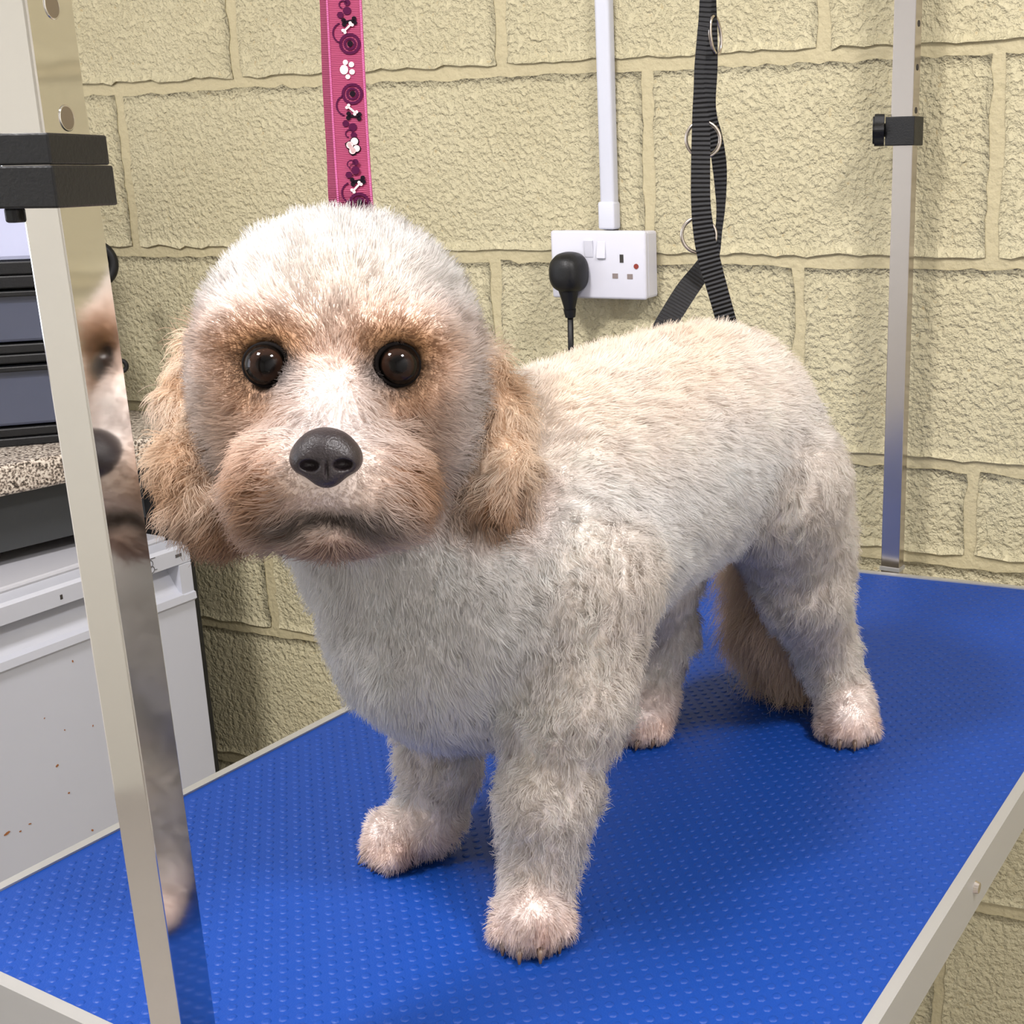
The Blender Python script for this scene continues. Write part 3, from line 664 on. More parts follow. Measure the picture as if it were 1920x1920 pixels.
# ------------------------------------------------------------------ the dog
# the body is one continuous surface: blended volumes (round cones and ellipsoids) polygonised on a fine grid
HC = np.array((0.1555, 0.0260, 0.3373)); HR = np.array((0.6940, -0.7180, -0.0528)); HU = np.array((0.1409, 0.0636, 0.9880)); HF = np.array((-0.7060, -0.6931, 0.1453))      # head centre and its right / up / forward axes
BA = np.array((0.9850, -0.1724, 0.0000)); BL = np.array((-0.1724, -0.9850, 0.0000))                                                 # body axis (towards the tail) and the dog's left
BODY, HEAD, MUZZLE, EAR, LEG, PAW, TAIL, FACE = range(8)
AX = {'h': np.array([HR, HU, HF]), 'b': np.array([BA, BL, [0, 0, 1.0]])}
PRIMS = [
    ('e', BODY, 0.03, (0.2317, -0.0088, 0.2000), (0.0620, 0.0720, 0.0880), 'b'),
    ('e', BODY, 0.03, (0.2888, -0.0188, 0.2280), (0.0850, 0.0760, 0.0900), 'b'),
    ('e', BODY, 0.03, (0.3676, -0.0326, 0.2450), (0.0880, 0.0720, 0.0820), 'b'),
    ('e', BODY, 0.03, (0.4316, -0.0438, 0.2540), (0.0750, 0.0680, 0.0740), 'b'),
    ('e', BODY, 0.03, (0.4641, -0.0495, 0.2500), (0.0560, 0.0660, 0.0700), 'b'),
    ('c', BODY, 0.035, (0.1896, 0.0503, 0.2995), 0.0580, (0.2247, 0.0311, 0.1864), 0.0630),
    ('e', BODY, 0.03, (0.2235, 0.0168, 0.1567), (0.0580, 0.0540, 0.0550), 'h'),
    ('e', HEAD, 0.02, (0.1683, 0.0343, 0.3551), (0.0660, 0.0600, 0.0680), 'h'),
    ('e', HEAD, 0.035, (0.1504, 0.0235, 0.3162), (0.0650, 0.0560, 0.0550), 'h'),
    ('e', FACE, 0.016, (0.1106, 0.0543, 0.3433), (0.0140, 0.0180, 0.0170), 'h'),
    ('e', FACE, 0.016, (0.1655, -0.0279, 0.3407), (0.0140, 0.0180, 0.0170), 'h'),
    ('e', FACE, 0.012, (0.1129, -0.0057, 0.3263), (0.0260, 0.0260, 0.0340), 'h'),
    ('e', MUZZLE, 0.014, (0.0984, -0.0153, 0.3004), (0.0360, 0.0225, 0.0380), 'h'),
    ('e', MUZZLE, 0.012, (0.0878, 0.0060, 0.2894), (0.0210, 0.0250, 0.0280), 'h'),
    ('e', MUZZLE, 0.012, (0.1107, -0.0352, 0.2888), (0.0210, 0.0250, 0.0280), 'h'),
    ('e', MUZZLE, 0.006, (0.0978, -0.0145, 0.2694), (0.0250, 0.0105, 0.0260), 'h'),
    ('e', FACE, 0.014, (0.1142, 0.0354, 0.3669), (0.0240, 0.0110, 0.0160), 'h'),
    ('e', FACE, 0.014, (0.1499, -0.0222, 0.3656), (0.0240, 0.0110, 0.0160), 'h'),
    ('c', EAR, 0.01, (0.1391, 0.1076, 0.3479), 0.0110, (0.1188, 0.1028, 0.3198), 0.0110),
    ('c', EAR, 0.01, (0.1188, 0.1028, 0.3198), 0.0110, (0.1043, 0.0914, 0.2906), 0.0130),
    ('c', EAR, 0.01, (0.1043, 0.0914, 0.2906), 0.0130, (0.1001, 0.0793, 0.2705), 0.0170),
    ('c', EAR, 0.01, (0.1043, 0.0914, 0.2906), 0.0120, (0.1077, 0.0704, 0.2637), 0.0140),
    ('c', EAR, 0.01, (0.2167, -0.0209, 0.3346), 0.0110, (0.2128, -0.0365, 0.3088), 0.0110),
    ('c', EAR, 0.01, (0.2128, -0.0365, 0.3088), 0.0110, (0.2027, -0.0442, 0.2854), 0.0125),
    ('c', EAR, 0.01, (0.2027, -0.0442, 0.2854), 0.0125, (0.1919, -0.0448, 0.2648), 0.0120),
    ('c', LEG, 0.02, (0.2450, -0.0620, 0.2050), 0.0450, (0.2280, -0.0640, 0.1400), 0.0310),
    ('c', LEG, 0.02, (0.2280, -0.0640, 0.1400), 0.0310, (0.2080, -0.0610, 0.0800), 0.0205),
    ('c', LEG, 0.02, (0.2080, -0.0610, 0.0800), 0.0205, (0.1960, -0.0600, 0.0350), 0.0180),
    ('c', LEG, 0.02, (0.2320, 0.0360, 0.1850), 0.0360, (0.2400, 0.0420, 0.1200), 0.0265),
    ('c', LEG, 0.02, (0.2400, 0.0420, 0.1200), 0.0265, (0.2380, 0.0460, 0.0700), 0.0190),
    ('c', LEG, 0.02, (0.2380, 0.0460, 0.0700), 0.0190, (0.2300, 0.0500, 0.0320), 0.0170),
    ('c', PAW, 0.01, (0.1942, -0.0577, 0.0210), 0.0175, (0.1755, -0.0692, 0.0180), 0.0160),
    ('c', PAW, 0.005, (0.1737, -0.0548, 0.0150), 0.0095, (0.1669, -0.0551, 0.0095), 0.0082),
    ('c', PAW, 0.005, (0.1781, -0.0620, 0.0150), 0.0095, (0.1647, -0.0688, 0.0095), 0.0082),
    ('c', PAW, 0.005, (0.1831, -0.0702, 0.0150), 0.0095, (0.1709, -0.0790, 0.0095), 0.0082),
    ('c', PAW, 0.005, (0.1875, -0.0773, 0.0150), 0.0095, (0.1841, -0.0833, 0.0095), 0.0082),
    ('c', PAW, 0.01, (0.2245, 0.0526, 0.0210), 0.0175, (0.2108, 0.0698, 0.0180), 0.0160),
    ('c', PAW, 0.005, (0.2248, 0.0733, 0.0150), 0.0095, (0.2237, 0.0801, 0.0095), 0.0082),
    ('c', PAW, 0.005, (0.2183, 0.0681, 0.0150), 0.0095, (0.2099, 0.0806, 0.0095), 0.0082),
    ('c', PAW, 0.005, (0.2108, 0.0621, 0.0150), 0.0095, (0.2005, 0.0731, 0.0095), 0.0082),
    ('c', PAW, 0.005, (0.2042, 0.0569, 0.0150), 0.0095, (0.1979, 0.0596, 0.0095), 0.0082),
    ('c', PAW, 0.01, (0.5390, -0.1218, 0.0200), 0.0172, (0.5189, -0.1295, 0.0170), 0.0157),
    ('c', PAW, 0.005, (0.5197, -0.1154, 0.0140), 0.0093, (0.5130, -0.1145, 0.0093), 0.0080),
    ('c', PAW, 0.005, (0.5226, -0.1230, 0.0140), 0.0093, (0.5085, -0.1272, 0.0093), 0.0080),
    ('c', PAW, 0.005, (0.5260, -0.1318, 0.0140), 0.0093, (0.5128, -0.1382, 0.0093), 0.0080),
    ('c', PAW, 0.005, (0.5290, -0.1395, 0.0140), 0.0093, (0.5247, -0.1446, 0.0093), 0.0080),
    ('c', PAW, 0.01, (0.4633, 0.0192, 0.0200), 0.0166, (0.4426, 0.0170, 0.0170), 0.0152),
    ('c', PAW, 0.005, (0.4469, 0.0301, 0.0140), 0.0090, (0.4409, 0.0326, 0.0090), 0.0078),
    ('c', PAW, 0.005, (0.4478, 0.0221, 0.0140), 0.0090, (0.4335, 0.0218, 0.0090), 0.0078),
    ('c', PAW, 0.005, (0.4487, 0.0131, 0.0140), 0.0090, (0.4346, 0.0105, 0.0090), 0.0078),
    ('c', PAW, 0.005, (0.4495, 0.0051, 0.0140), 0.0090, (0.4442, 0.0014, 0.0090), 0.0078),
    ('c', LEG, 0.012, (0.4608, -0.0915, 0.2220), 0.0490, (0.5054, -0.0879, 0.1665), 0.0380),
    ('c', LEG, 0.012, (0.5054, -0.0879, 0.1665), 0.0380, (0.5085, -0.0937, 0.1276), 0.0300),
    ('c', LEG, 0.012, (0.5085, -0.0937, 0.1276), 0.0300, (0.5445, -0.0974, 0.0648), 0.0190),
    ('c', LEG, 0.012, (0.5445, -0.0974, 0.0648), 0.0190, (0.5456, -0.1166, 0.0144), 0.0175),
    ('c', LEG, 0.022, (0.4758, -0.0058, 0.2150), 0.0470, (0.4517, 0.0169, 0.1453), 0.0360),
    ('c', LEG, 0.022, (0.4517, 0.0169, 0.1453), 0.0360, (0.4866, 0.0242, 0.0795), 0.0215),
    ('c', LEG, 0.022, (0.4866, 0.0242, 0.0795), 0.0215, (0.4620, 0.0262, 0.0228), 0.0165),
    ('c', TAIL, 0.012, (0.5485, -0.0397, 0.2206), 0.0160, (0.5778, -0.0283, 0.1631), 0.0180),
    ('c', TAIL, 0.012, (0.5778, -0.0283, 0.1631), 0.0180, (0.5899, -0.0252, 0.1122), 0.0200),
    ('c', TAIL, 0.012, (0.5899, -0.0252, 0.1122), 0.0200, (0.5814, -0.0345, 0.0678), 0.0220),
    ('c', TAIL, 0.012, (0.5814, -0.0345, 0.0678), 0.0220, (0.5807, -0.0492, 0.0389), 0.0160),
]
CARVE = [((0.0968, 0.0183, 0.3504), 0.0115), ((0.1374, -0.0309, 0.3479), 0.0115)]          # eye sockets: centre, radius
EYES = [((0.0968, 0.0183, 0.3504), 0.0112), ((0.1374, -0.0309, 0.3479), 0.0112)]
NOSE = ((0.0767, -0.0373, 0.3132), 0.0168, 0.0148, 0.0130)
CLAWS = [((0.1553, -0.0622, 0.0022), (0.1617, -0.0583, 0.0075)), ((0.1531, -0.0758, 0.0022), (0.1595, -0.0719, 0.0075)), ((0.1594, -0.0861, 0.0022), (0.1658, -0.0822, 0.0075)), ((0.1726, -0.0903, 0.0022), (0.1790, -0.0864, 0.0075)), ((0.2153, 0.0907, 0.0022), (0.2200, 0.0848, 0.0075)), ((0.2015, 0.0912, 0.0022), (0.2061, 0.0853, 0.0075)), ((0.1921, 0.0837, 0.0022), (0.1967, 0.0778, 0.0075)), ((0.1895, 0.0701, 0.0022), (0.1941, 0.0643, 0.0075)), ((0.5007, -0.1192, 0.0022), (0.5075, -0.1166, 0.0075)), ((0.4962, -0.1320, 0.0022), (0.5030, -0.1294, 0.0075)), ((0.5004, -0.1430, 0.0022), (0.5073, -0.1403, 0.0075)), ((0.5124, -0.1494, 0.0022), (0.5192, -0.1467, 0.0075)), ((0.4282, 0.0313, 0.0022), (0.4353, 0.0320, 0.0075)), ((0.4207, 0.0205, 0.0022), (0.4278, 0.0212, 0.0075)), ((0.4219, 0.0092, 0.0022), (0.4290, 0.0099, 0.0075)), ((0.4314, 0.0001, 0.0022), (0.4385, 0.0008, 0.0075))]

def prim_d(pr, p):
    if pr[0] == 'e':
        _, reg, k, c, r, ax = pr
        q = (p - np.array(c, np.float32)) @ AX[ax].T.astype(np.float32); r = np.array(r, np.float32)
        k0 = np.sqrt(((q / r) ** 2).sum(-1)) + 1e-6; k1 = np.sqrt(((q / r ** 2) ** 2).sum(-1)) + 1e-6
        return k0 * (k0 - 1) / k1
    _, reg, k, a, ra, b, rb = pr
    a = np.array(a, np.float32); b = np.array(b, np.float32); ab = b - a
    t = np.clip(((p - a) @ ab) / (ab @ ab), 0, 1)
    return np.sqrt(((p - a - t[..., None] * ab) ** 2).sum(-1)) - (ra + (rb - ra) * t)

def smin(a, b, k):
    h = np.maximum(k - np.abs(a - b), 0) / k
    return np.minimum(a, b) - h * h * k * 0.25

def pr_box(pr):
    if pr[0] == 'e':
        c = np.array(pr[3]); r = max(pr[4]); return c - r, c + r
    a, b = np.array(pr[3]), np.array(pr[5]); r = max(pr[4], pr[6])
    return np.minimum(a, b) - r, np.maximum(a, b) + r

def nets(F, org, h):
    """naive surface nets: a quad mesh of the zero level of F"""
    S = F < 0
    c = [S[i:S.shape[0] - 1 + i, j:S.shape[1] - 1 + j, k:S.shape[2] - 1 + k] for i in (0, 1) for j in (0, 1) for k in (0, 1)]
    cnt = sum(x.astype(np.int8) for x in c); act = (cnt > 0) & (cnt < 8)
    idx = np.argwhere(act); vid = -np.ones(act.shape, np.int64); vid[tuple(idx.T)] = np.arange(len(idx))
    acc = np.zeros((len(idx), 3)); n = np.zeros(len(idx))
    corners = [(i, j, k) for i in (0, 1) for j in (0, 1) for k in (0, 1)]
    for a in range(8):
        for b in range(a + 1, 8):
            A, B = np.array(corners[a]), np.array(corners[b])
            if np.abs(A - B).sum() != 1: continue
            fa = F[tuple((idx + A).T)]; fb_ = F[tuple((idx + B).T)]; x = (fa < 0) != (fb_ < 0)
            t = np.where(x, fa / np.where(x, fa - fb_, 1), 0)
            acc += np.where(x[:, None], A + t[:, None] * (B - A), 0); n += x
    V = org + (idx + acc / n[:, None]) * h
    Q = []
    for ax in range(3):
        o1, o2 = [(1, 2), (2, 0), (0, 1)][ax]
        sl = [slice(None)] * 3; sl2 = [slice(None)] * 3; sl[ax] = slice(0, -1); sl2[ax] = slice(1, None)
        ch = S[tuple(sl)] != S[tuple(sl2)]
        e = np.argwhere(ch); e = e[(e[:, o1] > 0) & (e[:, o2] > 0) & (e[:, o1] < S.shape[o1] - 1) & (e[:, o2] < S.shape[o2] - 1)]
        d1 = np.zeros(3, int); d1[o1] = 1; d2 = np.zeros(3, int); d2[o2] = 1
        q = np.stack([vid[tuple((e - d1 - d2).T)], vid[tuple((e - d2).T)], vid[tuple(e.T)], vid[tuple((e - d1).T)]], 1)
        fl = ~S[tuple(e.T)]
        q[fl] = q[fl][:, ::-1]; Q.append(q)
    return V, np.vstack(Q)

def field(h, prims, carve, pad=0.012):
    lo = np.min([pr_box(p)[0] for p in prims], 0) - pad; hi = np.max([pr_box(p)[1] for p in prims], 0) + pad
    n = np.ceil((hi - lo) / h).astype(int) + 1
    F = np.full(n, 0.05, np.float32)
    ax = [(lo[i] + h * np.arange(n[i])).astype(np.float32) for i in range(3)]
    def sub(l_, h_):
        s_ = [slice(max(0, int((l_[i] - lo[i]) / h)), min(n[i], int((h_[i] - lo[i]) / h) + 2)) for i in range(3)]
        g = np.stack(np.meshgrid(ax[0][s_[0]], ax[1][s_[1]], ax[2][s_[2]], indexing='ij'), -1); return tuple(s_), g
    for pr in prims:
        l_, h_ = pr_box(pr); s_, g = sub(l_ - pr[2] - 0.01, h_ + pr[2] + 0.01)
        F[s_] = smin(F[s_], prim_d(pr, g), pr[2])
    for c, r in carve:
        c = np.array(c); s_, g = sub(c - r - 0.01, c + r + 0.01)
        d_ = np.sqrt(((g - c.astype(np.float32)) ** 2).sum(-1)) - r
        F[s_] = -smin(-F[s_], d_, 0.002)
    return F, lo

VOX = 0.0036
Fd, lo_ = field(VOX, PRIMS, CARVE)
Vd, Qd = nets(Fd, lo_, VOX)
Vd[:, 2] = np.maximum(Vd[:, 2], 0.0012)

def srgbv(r, g, b): return np.array(srgb(r, g, b)[:3])
C_BASE, C_BACK, C_EAR, C_EARLOW = srgbv(254, 246, 243), srgbv(254, 230, 210), srgbv(244, 218, 190), srgbv(176, 136, 102)
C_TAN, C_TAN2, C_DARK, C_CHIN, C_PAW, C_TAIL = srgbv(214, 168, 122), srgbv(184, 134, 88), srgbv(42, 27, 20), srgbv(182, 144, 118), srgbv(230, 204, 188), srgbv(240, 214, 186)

def fur_fields(p):
    """coat colour, hair length, lift off the skin, curl, combing direction at points p"""
    p32 = p.astype(np.float32)
    W = np.zeros((len(p), 8))
    for pr in PRIMS:
        d_ = prim_d(pr, p32); W[:, pr[1]] = np.maximum(W[:, pr[1]], np.exp(-np.clip(d_, -0.01, 0.2) / 0.0055))
    W /= W.sum(1)[:, None] + 1e-9
    q = p - HC; u, v, w = q @ HR, q @ HU, q @ HF
    G = lambda cx, cy, sx, sy: np.exp(-(((u - cx) / sx) ** 2 + ((v - cy) / sy) ** 2)) * (w > -0.01)
    G4 = lambda cx, cy, sx, sy: np.exp(-(((u - cx) / sx) ** 2 + ((v - cy) / sy) ** 2) ** 2) * (w > -0.01)
    headw = np.clip(W[:, HEAD] + W[:, MUZZLE] + W[:, FACE], 0, 1)
    n1 = vnoise(p * 60, 11); n2 = vnoise(p * 22, 12)
    col = np.repeat(C_BASE[None], len(p), 0)
    def mixc(c, a):
        a = np.clip(a, 0, 1)[:, None]; col[:] = col * (1 - a) + c * a
    back = W[:, BODY] * np.clip((p[:, 2] - 0.25) / 0.07, 0, 1)
    mixc(C_BACK, back * (0.75 + 0.25 * n2))
    mixc(C_BACK, W[:, LEG] * 0.35)
    mixc(C_EAR, W[:, EAR] * (0.85 + 0.25 * n1))
    mixc(C_EARLOW, W[:, EAR] * np.clip((-v - 0.052 + 0.012 * n1) / 0.03, 0, 0.9))
    mixc(C_EARLOW, W[:, EAR] * np.clip(n1 * 1.2 - 0.25, 0, 0.5))
    mixc(C_PAW, W[:, PAW] * (0.70 + 0.3 * n1) * np.clip((0.040 - p[:, 2]) / 0.022, 0.55, 1))
    mixc(srgbv(150, 96, 80), W[:, PAW] * np.clip(n1 * 1.5 - 0.55, 0, 0.6) * np.clip((0.03 - p[:, 2]) / 0.012, 0, 1))
    mixc(C_TAIL, W[:, TAIL] * 0.9)
    hw = np.clip(headw * 1.4, 0, 1)
    mixc(C_BACK, G(0.0011, 0.0375, 0.045, 0.03) * 0.5 * hw)
    mixc(C_TAN, G(-0.0373, 0.0147, 0.028, 0.015) * 0.85 * hw)
    mixc(C_TAN2, G(-0.0374, 0.0139, 0.022, 0.01) * 0.6 * hw)
    mixc(C_TAN, G(-0.0379, -0.0054, 0.024, 0.016) * 0.6 * hw)
    mixc(C_TAN, G(0.0296, 0.0147, 0.028, 0.015) * 0.85 * hw)
    mixc(C_TAN2, G(0.0296, 0.0139, 0.022, 0.01) * 0.6 * hw)
    mixc(C_TAN, G(0.0290, -0.0054, 0.024, 0.016) * 0.6 * hw)
    mixc(C_TAN, G(-0.0502, -0.0241, 0.022, 0.024) * 0.5 * hw)
    mixc(C_TAN, G(0.0384, -0.0241, 0.022, 0.024) * 0.45 * hw)
    mixc(C_TAN2, G(-0.0413, -0.0590, 0.015, 0.03) * 0.85 * hw)
    mixc(C_TAN2, G(0.0335, -0.0576, 0.015, 0.032) * 0.85 * hw)
    mixc(C_TAN, G(-0.0224, -0.0549, 0.02, 0.022) * 0.28 * hw)
    mixc(C_TAN, G(0.0088, -0.0549, 0.02, 0.022) * 0.28 * hw)
    mixc(C_CHIN, G(-0.0077, -0.0858, 0.034, 0.014) * 0.8 * hw)
    mixc(C_DARK, G(-0.0072, -0.0702, 0.024, 0.0046) * 0.92 * hw)  # lip line and corners: dark lip fur plus mouth shading painted into the coat
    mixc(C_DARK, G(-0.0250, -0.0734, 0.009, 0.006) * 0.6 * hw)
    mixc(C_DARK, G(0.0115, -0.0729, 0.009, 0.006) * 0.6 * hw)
    mixc(C_DARK, G(-0.0084, -0.0402, 0.019, 0.018) * 0.55 * hw)
    mixc(C_TAN2, G4(-0.0363, 0.0043, 0.027, 0.024) * 0.7 * hw)
    mixc(C_TAN2, G4(0.0275, 0.0043, 0.027, 0.024) * 0.7 * hw)
    mixc(C_DARK, G4(-0.0364, 0.0038, 0.0172, 0.0162) * 1.0 * hw)
    mixc(C_DARK, G4(0.0275, 0.0038, 0.0172, 0.0162) * 1.0 * hw)
    mixc(C_DARK, G(-0.0240, -0.0005, 0.009, 0.008) * 0.7 * hw)
    mixc(C_DARK, G(0.0146, -0.0000, 0.009, 0.008) * 0.7 * hw)
    mixc(C_BASE, G(-0.0056, -0.0121, 0.02, 0.016) * 0.8 * hw)
    L = W @ np.array([0.0115, 0.0118, 0.0150, 0.0150, 0.0110, 0.0065, 0.0420, 0.0080])
    lift = W @ np.array([0.62, 0.72, 0.42, 0.38, 0.75, 0.55, 0.42, 0.50])
    curl = W @ np.array([0.30, 0.28, 0.45, 0.85, 0.95, 0.40, 0.50, 0.25])
    comb = np.zeros_like(p)
    comb += W[:, BODY:BODY + 1] * (BA * 0.7 + np.array([0, 0, -0.55]))
    rad = q - HF * w[:, None]; rad /= np.linalg.norm(rad, axis=1)[:, None] + 1e-6
    comb += W[:, HEAD:HEAD + 1] * (rad * 0.5 + HU * 0.25)
    comb += W[:, FACE:FACE + 1] * (rad * 0.8)
    nq = p - np.array(NOSE[0]); rn = nq - HF * (nq @ HF)[:, None]; rn /= np.linalg.norm(rn, axis=1)[:, None] + 1e-6
    lat = np.tanh((nq @ HR) / 0.006)[:, None]
    comb += W[:, MUZZLE:MUZZLE + 1] * (HR * lat * 1.0 - HU * 0.50 - HF * 0.35)
    comb += W[:, EAR:EAR + 1] * np.array([0, 0, -1.0])
    comb += (W[:, LEG:LEG + 1] + W[:, PAW:PAW + 1]) * np.array([0, 0, -0.8])
    comb += W[:, TAIL:TAIL + 1] * np.array([0.15, 0.05, -1.0])
    keep = np.ones(len(p))
    for c, r in EYES:
        d_ = np.linalg.norm(p - np.array(c), axis=1)
        k = np.clip((d_ - r * 1.02) / 0.020, 0, 1); L = L * (0.24 + 0.76 * k); keep *= d_ > r * 0.97
        away = (p - np.array(c)) - HF * ((p - np.array(c)) @ HF)[:, None]; away /= np.linalg.norm(away, axis=1)[:, None] + 1e-6
        abv = np.clip(((p - np.array(c)) @ HU) / r, 0, 1)
        comb = comb * k[:, None] + away * ((1 - k) * (1.1 - 0.9 * abv))[:, None]; lift = lift * (0.35 + 0.65 * k)
    d_ = np.linalg.norm((p - np.array(NOSE[0])) / np.array([0.019]), axis=1)
    k = np.clip((d_ - 0.9) / 0.9, 0, 1); L = L * (0.25 + 0.75 * k); keep *= d_ > 0.80
    mc = G(-0.0080, -0.0630, 0.018, 0.020) * W[:, MUZZLE]; L = L * (1 - 0.66 * np.clip(mc * 1.3, 0, 1))
    L *= np.clip((p[:, 2] + 0.004) / 0.014, 0.25, 1)
    return np.clip(col, 0.005, 0.95), L, lift, curl, comb, keep

def fur_material(use_attr_normal):
    M = bpy.data.materials.new('cream_dog_fur' if use_attr_normal else 'dog_skin_coat'); M.use_nodes = True
    nt = M.node_tree; nt.nodes.clear(); out = nt.nodes.new('ShaderNodeOutputMaterial')
    at = nt.nodes.new('ShaderNodeAttribute'); at.attribute_name = 'coat'
    d_ = nt.nodes.new('ShaderNodeBsdfDiffuse'); nt.links.new(at.outputs['Color'], d_.inputs['Color'])
    if use_attr_normal:
        an = nt.nodes.new('ShaderNodeAttribute'); an.attribute_name = 'lie'
        nt.links.new(an.outputs['Vector'], d_.inputs['Normal'])
        t_ = nt.nodes.new('ShaderNodeBsdfTranslucent'); nt.links.new(at.outputs['Color'], t_.inputs['Color'])
        nt.links.new(an.outputs['Vector'], t_.inputs['Normal'])
        g = nt.nodes.new('ShaderNodeBsdfHair'); g.component = 'Reflection'; g.inputs['Color'].default_value = (1, 1, 1, 1)
        g.inputs['RoughnessU'].default_value = 0.35; g.inputs['RoughnessV'].default_value = 0.6
        mx = nt.nodes.new('ShaderNodeMixShader'); mx.inputs[0].default_value = 0.42
        nt.links.new(d_.outputs[0], mx.inputs[1]); nt.links.new(t_.outputs[0], mx.inputs[2])
        m2 = nt.nodes.new('ShaderNodeMixShader'); m2.inputs[0].default_value = 0.02
        nt.links.new(mx.outputs[0], m2.inputs[1]); nt.links.new(g.outputs[0], m2.inputs[2])
        nt.links.new(m2.outputs[0], out.inputs[0])
    else: nt.links.new(d_.outputs[0], out.inputs[0])
    return M
M_skin, M_fur = fur_material(False), fur_material(True)

DOG_BASE = np.array([0.34, -0.03, 0.0])
dog = mesh('dog', Vd, Qd.tolist(), M_skin, base=DOG_BASE, smooth=True)
tag(dog, 'small cream and tan clipped dog standing on the blue table, looking at the camera', 'dog')
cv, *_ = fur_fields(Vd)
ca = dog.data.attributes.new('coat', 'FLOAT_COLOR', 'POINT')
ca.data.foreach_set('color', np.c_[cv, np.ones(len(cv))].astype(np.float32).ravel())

# fur: hair strands rooted all over the body surface
def grow(N):
    tri = np.vstack([Qd[:, [0, 1, 2]], Qd[:, [0, 2, 3]]])
    A, B, C2 = Vd[tri[:, 0]], Vd[tri[:, 1]], Vd[tri[:, 2]]
    ar = np.linalg.norm(np.cross(B - A, C2 - A), axis=1); cs = np.cumsum(ar); cs /= cs[-1]
    ti = np.searchsorted(cs, rng.random(N)); r1 = np.sqrt(rng.random(N))[:, None]; r2 = rng.random(N)[:, None]
    P = A[ti] * (1 - r1) + B[ti] * (r1 * (1 - r2)) + C2[ti] * (r1 * r2)
    fn = np.cross(Vd[Qd[:, 2]] - Vd[Qd[:, 0]], Vd[Qd[:, 3]] - Vd[Qd[:, 1]])
    vn = np.zeros_like(Vd)
    for j in range(4): np.add.at(vn, Qd[:, j], fn)
    for _ in range(2):      # soften
        acc = vn.copy()
        for j in range(4): np.add.at(acc, Qd[:, j], vn[Qd[:, (j + 1) % 4]])
        vn = acc
    vn /= np.linalg.norm(vn, axis=1)[:, None] + 1e-9
    Nn = vn[tri[ti, 0]] * (1 - r1) + vn[tri[ti, 1]] * (r1 * (1 - r2)) + vn[tri[ti, 2]] * (r1 * r2)
    Nn /= np.linalg.norm(Nn, axis=1)[:, None]
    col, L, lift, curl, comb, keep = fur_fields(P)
    ok = (keep > 0.5) & (P[:, 2] > 0.0022)
    P, Nn, col, L, lift, curl, comb = P[ok], Nn[ok], col[ok], L[ok], lift[ok], curl[ok], comb[ok]
    n = len(P)
    # tufts: neighbouring hairs lean the same way, along smooth noise
    nz = np.stack([vnoise(P * 95, 21), vnoise(P * 95, 22), vnoise(P * 95, 23)], 1) * 0.55 + np.stack([vnoise(P * 210, 24), vnoise(P * 210, 25), vnoise(P * 210, 26)], 1) * 0.45
    comb = comb + nz * (0.35 + 1.1 * curl)[:, None]
    comb -= Nn * (comb * Nn).sum(1)[:, None]
    L = L * (0.72 + 0.5 * rng.random(n)) * (1 + 0.22 * vnoise(P * 110, 31))
    jit = rng.normal(size=(n, 3)) * 0.16
    d0 = Nn * (0.35 + 0.75 * lift)[:, None] + comb * (1 - 0.55 * lift)[:, None] * 0.8 + jit
    d0 /= np.linalg.norm(d0, axis=1)[:, None]
    d1 = d0 + comb * (0.9 - 0.5 * lift)[:, None]; d1 /= np.linalg.norm(d1, axis=1)[:, None]
    s1 = np.cross(d1, Nn); s1 /= np.linalg.norm(s1, axis=1)[:, None] + 1e-6
    ph_ = vnoise(P * 130, 41) * 6.0
    K = 5; pts = np.empty((n, K, 3)); pts[:, 0] = P - Nn * 0.0012
    for i in range(1, K):
        t = i / (K - 1); dd = d0 * (1 - t) + d1 * t
        wv = (np.sin(ph_ + t * 5.0) - np.sin(ph_)) * curl * 0.16
        pts[:, i] = P + (dd * t + s1 * wv[:, None] + Nn * (np.cos(ph_ + t * 5.0) - np.cos(ph_))[:, None] * (curl * 0.10)[:, None]) * L[:, None]
    pts[:, :, 2] = np.maximum(pts[:, :, 2], 0.0009)
    lie = Nn * 0.90 + d1 * 0.20 + nz * 0.22 + rng.normal(size=(n, 3)) * 0.06
    lie /= np.linalg.norm(lie, axis=1)[:, None]
    col = col * (1 + 0.06 * vnoise(P * 75, 51) + rng.normal(size=n) * 0.04)[:, None]
    return pts, lie, np.clip(col, 0.004, 0.97)

NH = 380000
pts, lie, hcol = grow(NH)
hc = bpy.data.hair_curves.new('fur')
n, K, _ = pts.shape
hc.add_curves([K] * n)
hc.points.foreach_set('position', (pts - DOG_BASE).astype(np.float32).ravel())
rad = np.broadcast_to(np.array([0.00014, 0.00014, 0.00013, 0.00010, 0.00004], np.float32), (n, K))
at = hc.attributes.get('radius') or hc.attributes.new('radius', 'FLOAT', 'POINT')
at.data.foreach_set('value', np.ascontiguousarray(rad).ravel())
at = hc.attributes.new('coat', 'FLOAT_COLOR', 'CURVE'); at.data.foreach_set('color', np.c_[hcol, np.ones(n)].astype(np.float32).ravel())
at = hc.attributes.new('lie', 'FLOAT_VECTOR', 'CURVE'); at.data.foreach_set('vector', lie.astype(np.float32).ravel())
hc.materials.append(M_fur)
fur = bpy.data.objects.new('fur', hc); link(fur, dog, DOG_BASE); fur['kind'] = 'stuff'

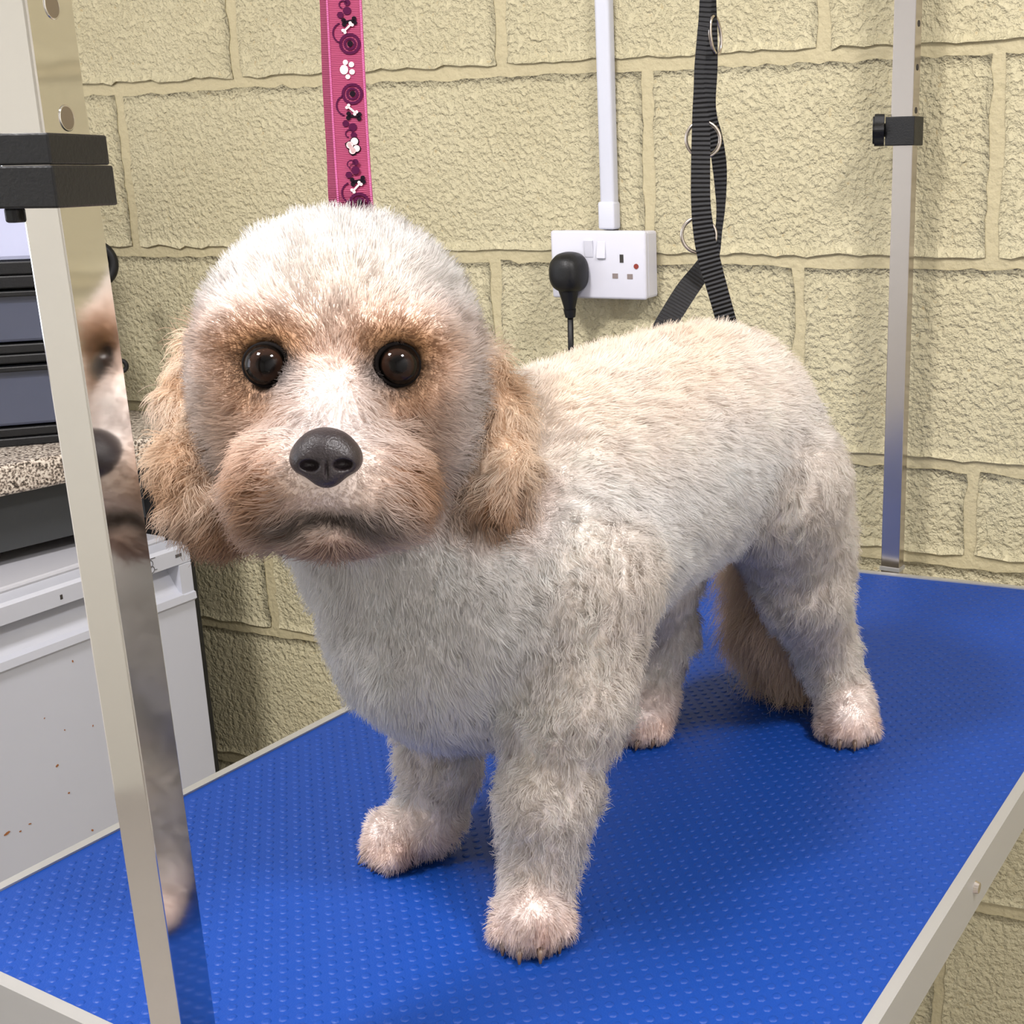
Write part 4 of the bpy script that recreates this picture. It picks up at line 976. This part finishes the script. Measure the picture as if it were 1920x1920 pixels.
# eyes
def eye_material():
    M = mat('dark_brown_eye', srgb(20, 12, 9), 0.05, spec=0.18, coat=0.0)
    nt = M.node_tree; b = nt.nodes['Principled BSDF']; tc = nt.nodes.new('ShaderNodeTexCoord')
    nm = nt.nodes.new('ShaderNodeVectorMath'); nm.operation = 'NORMALIZE'; nt.links.new(tc.outputs['Object'], nm.inputs[0])
    sx = nt.nodes.new('ShaderNodeSeparateXYZ'); nt.links.new(nm.outputs[0], sx.inputs[0])
    r = nt.nodes.new('ShaderNodeValToRGB'); e = r.color_ramp.elements
    e[0].position = 0.66; e[0].color = srgb(8, 6, 5); e[1].position = 0.945; e[1].color = srgb(5, 4, 4)
    k = e.new(0.74); k.color = srgb(38, 24, 17); k = e.new(0.88); k.color = srgb(30, 19, 14)
    nt.links.new(sx.outputs['Z'], r.inputs[0]); nt.links.new(r.outputs[0], b.inputs['Base Color'])
    return M
M_eye = eye_material(); M_lid = mat('black_eyelid', srgb(12, 8, 7), 0.8, spec=0.1)
gaze = Vector(np.array((-0.7060, -0.6931, 0.1453))); gq = gaze.to_track_quat('Z', 'Y')
for c, r in EYES:
    bm = bmesh.new(); bmesh.ops.create_uvsphere(bm, u_segments=40, v_segments=28, radius=r)
    v, f = bm_out(bm)
    e = mesh('eye', v + np.array(c), f, M_eye, dog, base=np.array(c), smooth=True)
    e.rotation_mode = 'QUATERNION'; e.rotation_quaternion = gq
    a = np.arange(37) * 2 * math.pi / 36; c = np.array(c)
    side = 1 if (c - HC) @ HR > 0 else -1
    ring = c + HF * (r * 0.34) + np.outer(np.cos(a), HR) * r * 0.96 + np.outer(np.sin(a), HU) * r * 0.92 - np.outer(np.cos(a) * side, HF) * r * 0.26
    mesh('eyelid', *tube(ring, r * 0.11, 8, False), M_lid, dog, smooth=True)

# nose: rounded pad with two nostrils
nc, nw, nh, nd = np.array(NOSE[0]), *NOSE[1:]
hv = 0.0007
def nose_mesh():
    lo2 = np.array([-nw * 1.4, -nh * 1.7, -nd * 1.5]); hi2 = -lo2; m_ = np.ceil((hi2 - lo2) / hv).astype(int) + 1
    g = np.stack(np.meshgrid(*[lo2[i] + hv * np.arange(m_[i]) for i in range(3)], indexing='ij'), -1)
    def el(c, r):
        q = (g - np.array(c)) / np.array(r); k0 = np.sqrt((q ** 2).sum(-1)) + 1e-6; k1 = np.sqrt(((q / np.array(r)) ** 2).sum(-1)) + 1e-6
        return k0 * (k0 - 1) / k1
    F = el((0, nh * 0.12, 0), (nw * 0.86, nh * 0.80, nd))
    for s_ in (-1, 1): F = smin(F, el((s_ * nw * 0.52, -nh * 0.10, nd * 0.05), (nw * 0.48, nh * 0.52, nd * 0.85)), 0.004)
    F = smin(F, el((0, -nh * 0.55, -nd * 0.05), (nw * 0.50, nh * 0.50, nd * 0.85)), 0.005)
    for s_ in (-1, 1):
        c_ = -el((s_ * nw * 0.46, -nh * 0.26, nd * 0.92), (nw * 0.27, nh * 0.20, nd * 0.55))
        F = -smin(-F, -c_, 0.0016)
    c_ = -el((0, -nh * 0.55, nd * 1.05), (nw * 0.045, nh * 0.55, nd * 0.35)); F = -smin(-F, -c_, 0.001)
    V, Q = nets(F, lo2, hv)
    return nc + V[:, :1] * HR + V[:, 1:2] * HU + V[:, 2:3] * HF, Q.tolist()
M_nose = mat('dark_nose_leather', srgb(40, 33, 35), 0.40, bump=(900, 0.0004, 2), vary=(120, 0.15))
mesh('nose', *nose_mesh(), M_nose, dog, smooth=True)
M_claw = mat('horn_claw', srgb(92, 72, 58), 0.4)
for tip, root in CLAWS:
    tip, root = np.array(tip), np.array(root); md = (tip + root) / 2 + np.array([0, 0, 0.0022])
    mesh('claw', *tube([root, md, tip], [0.0026, 0.0021, 0.0007], 10), M_claw, dog, smooth=True)
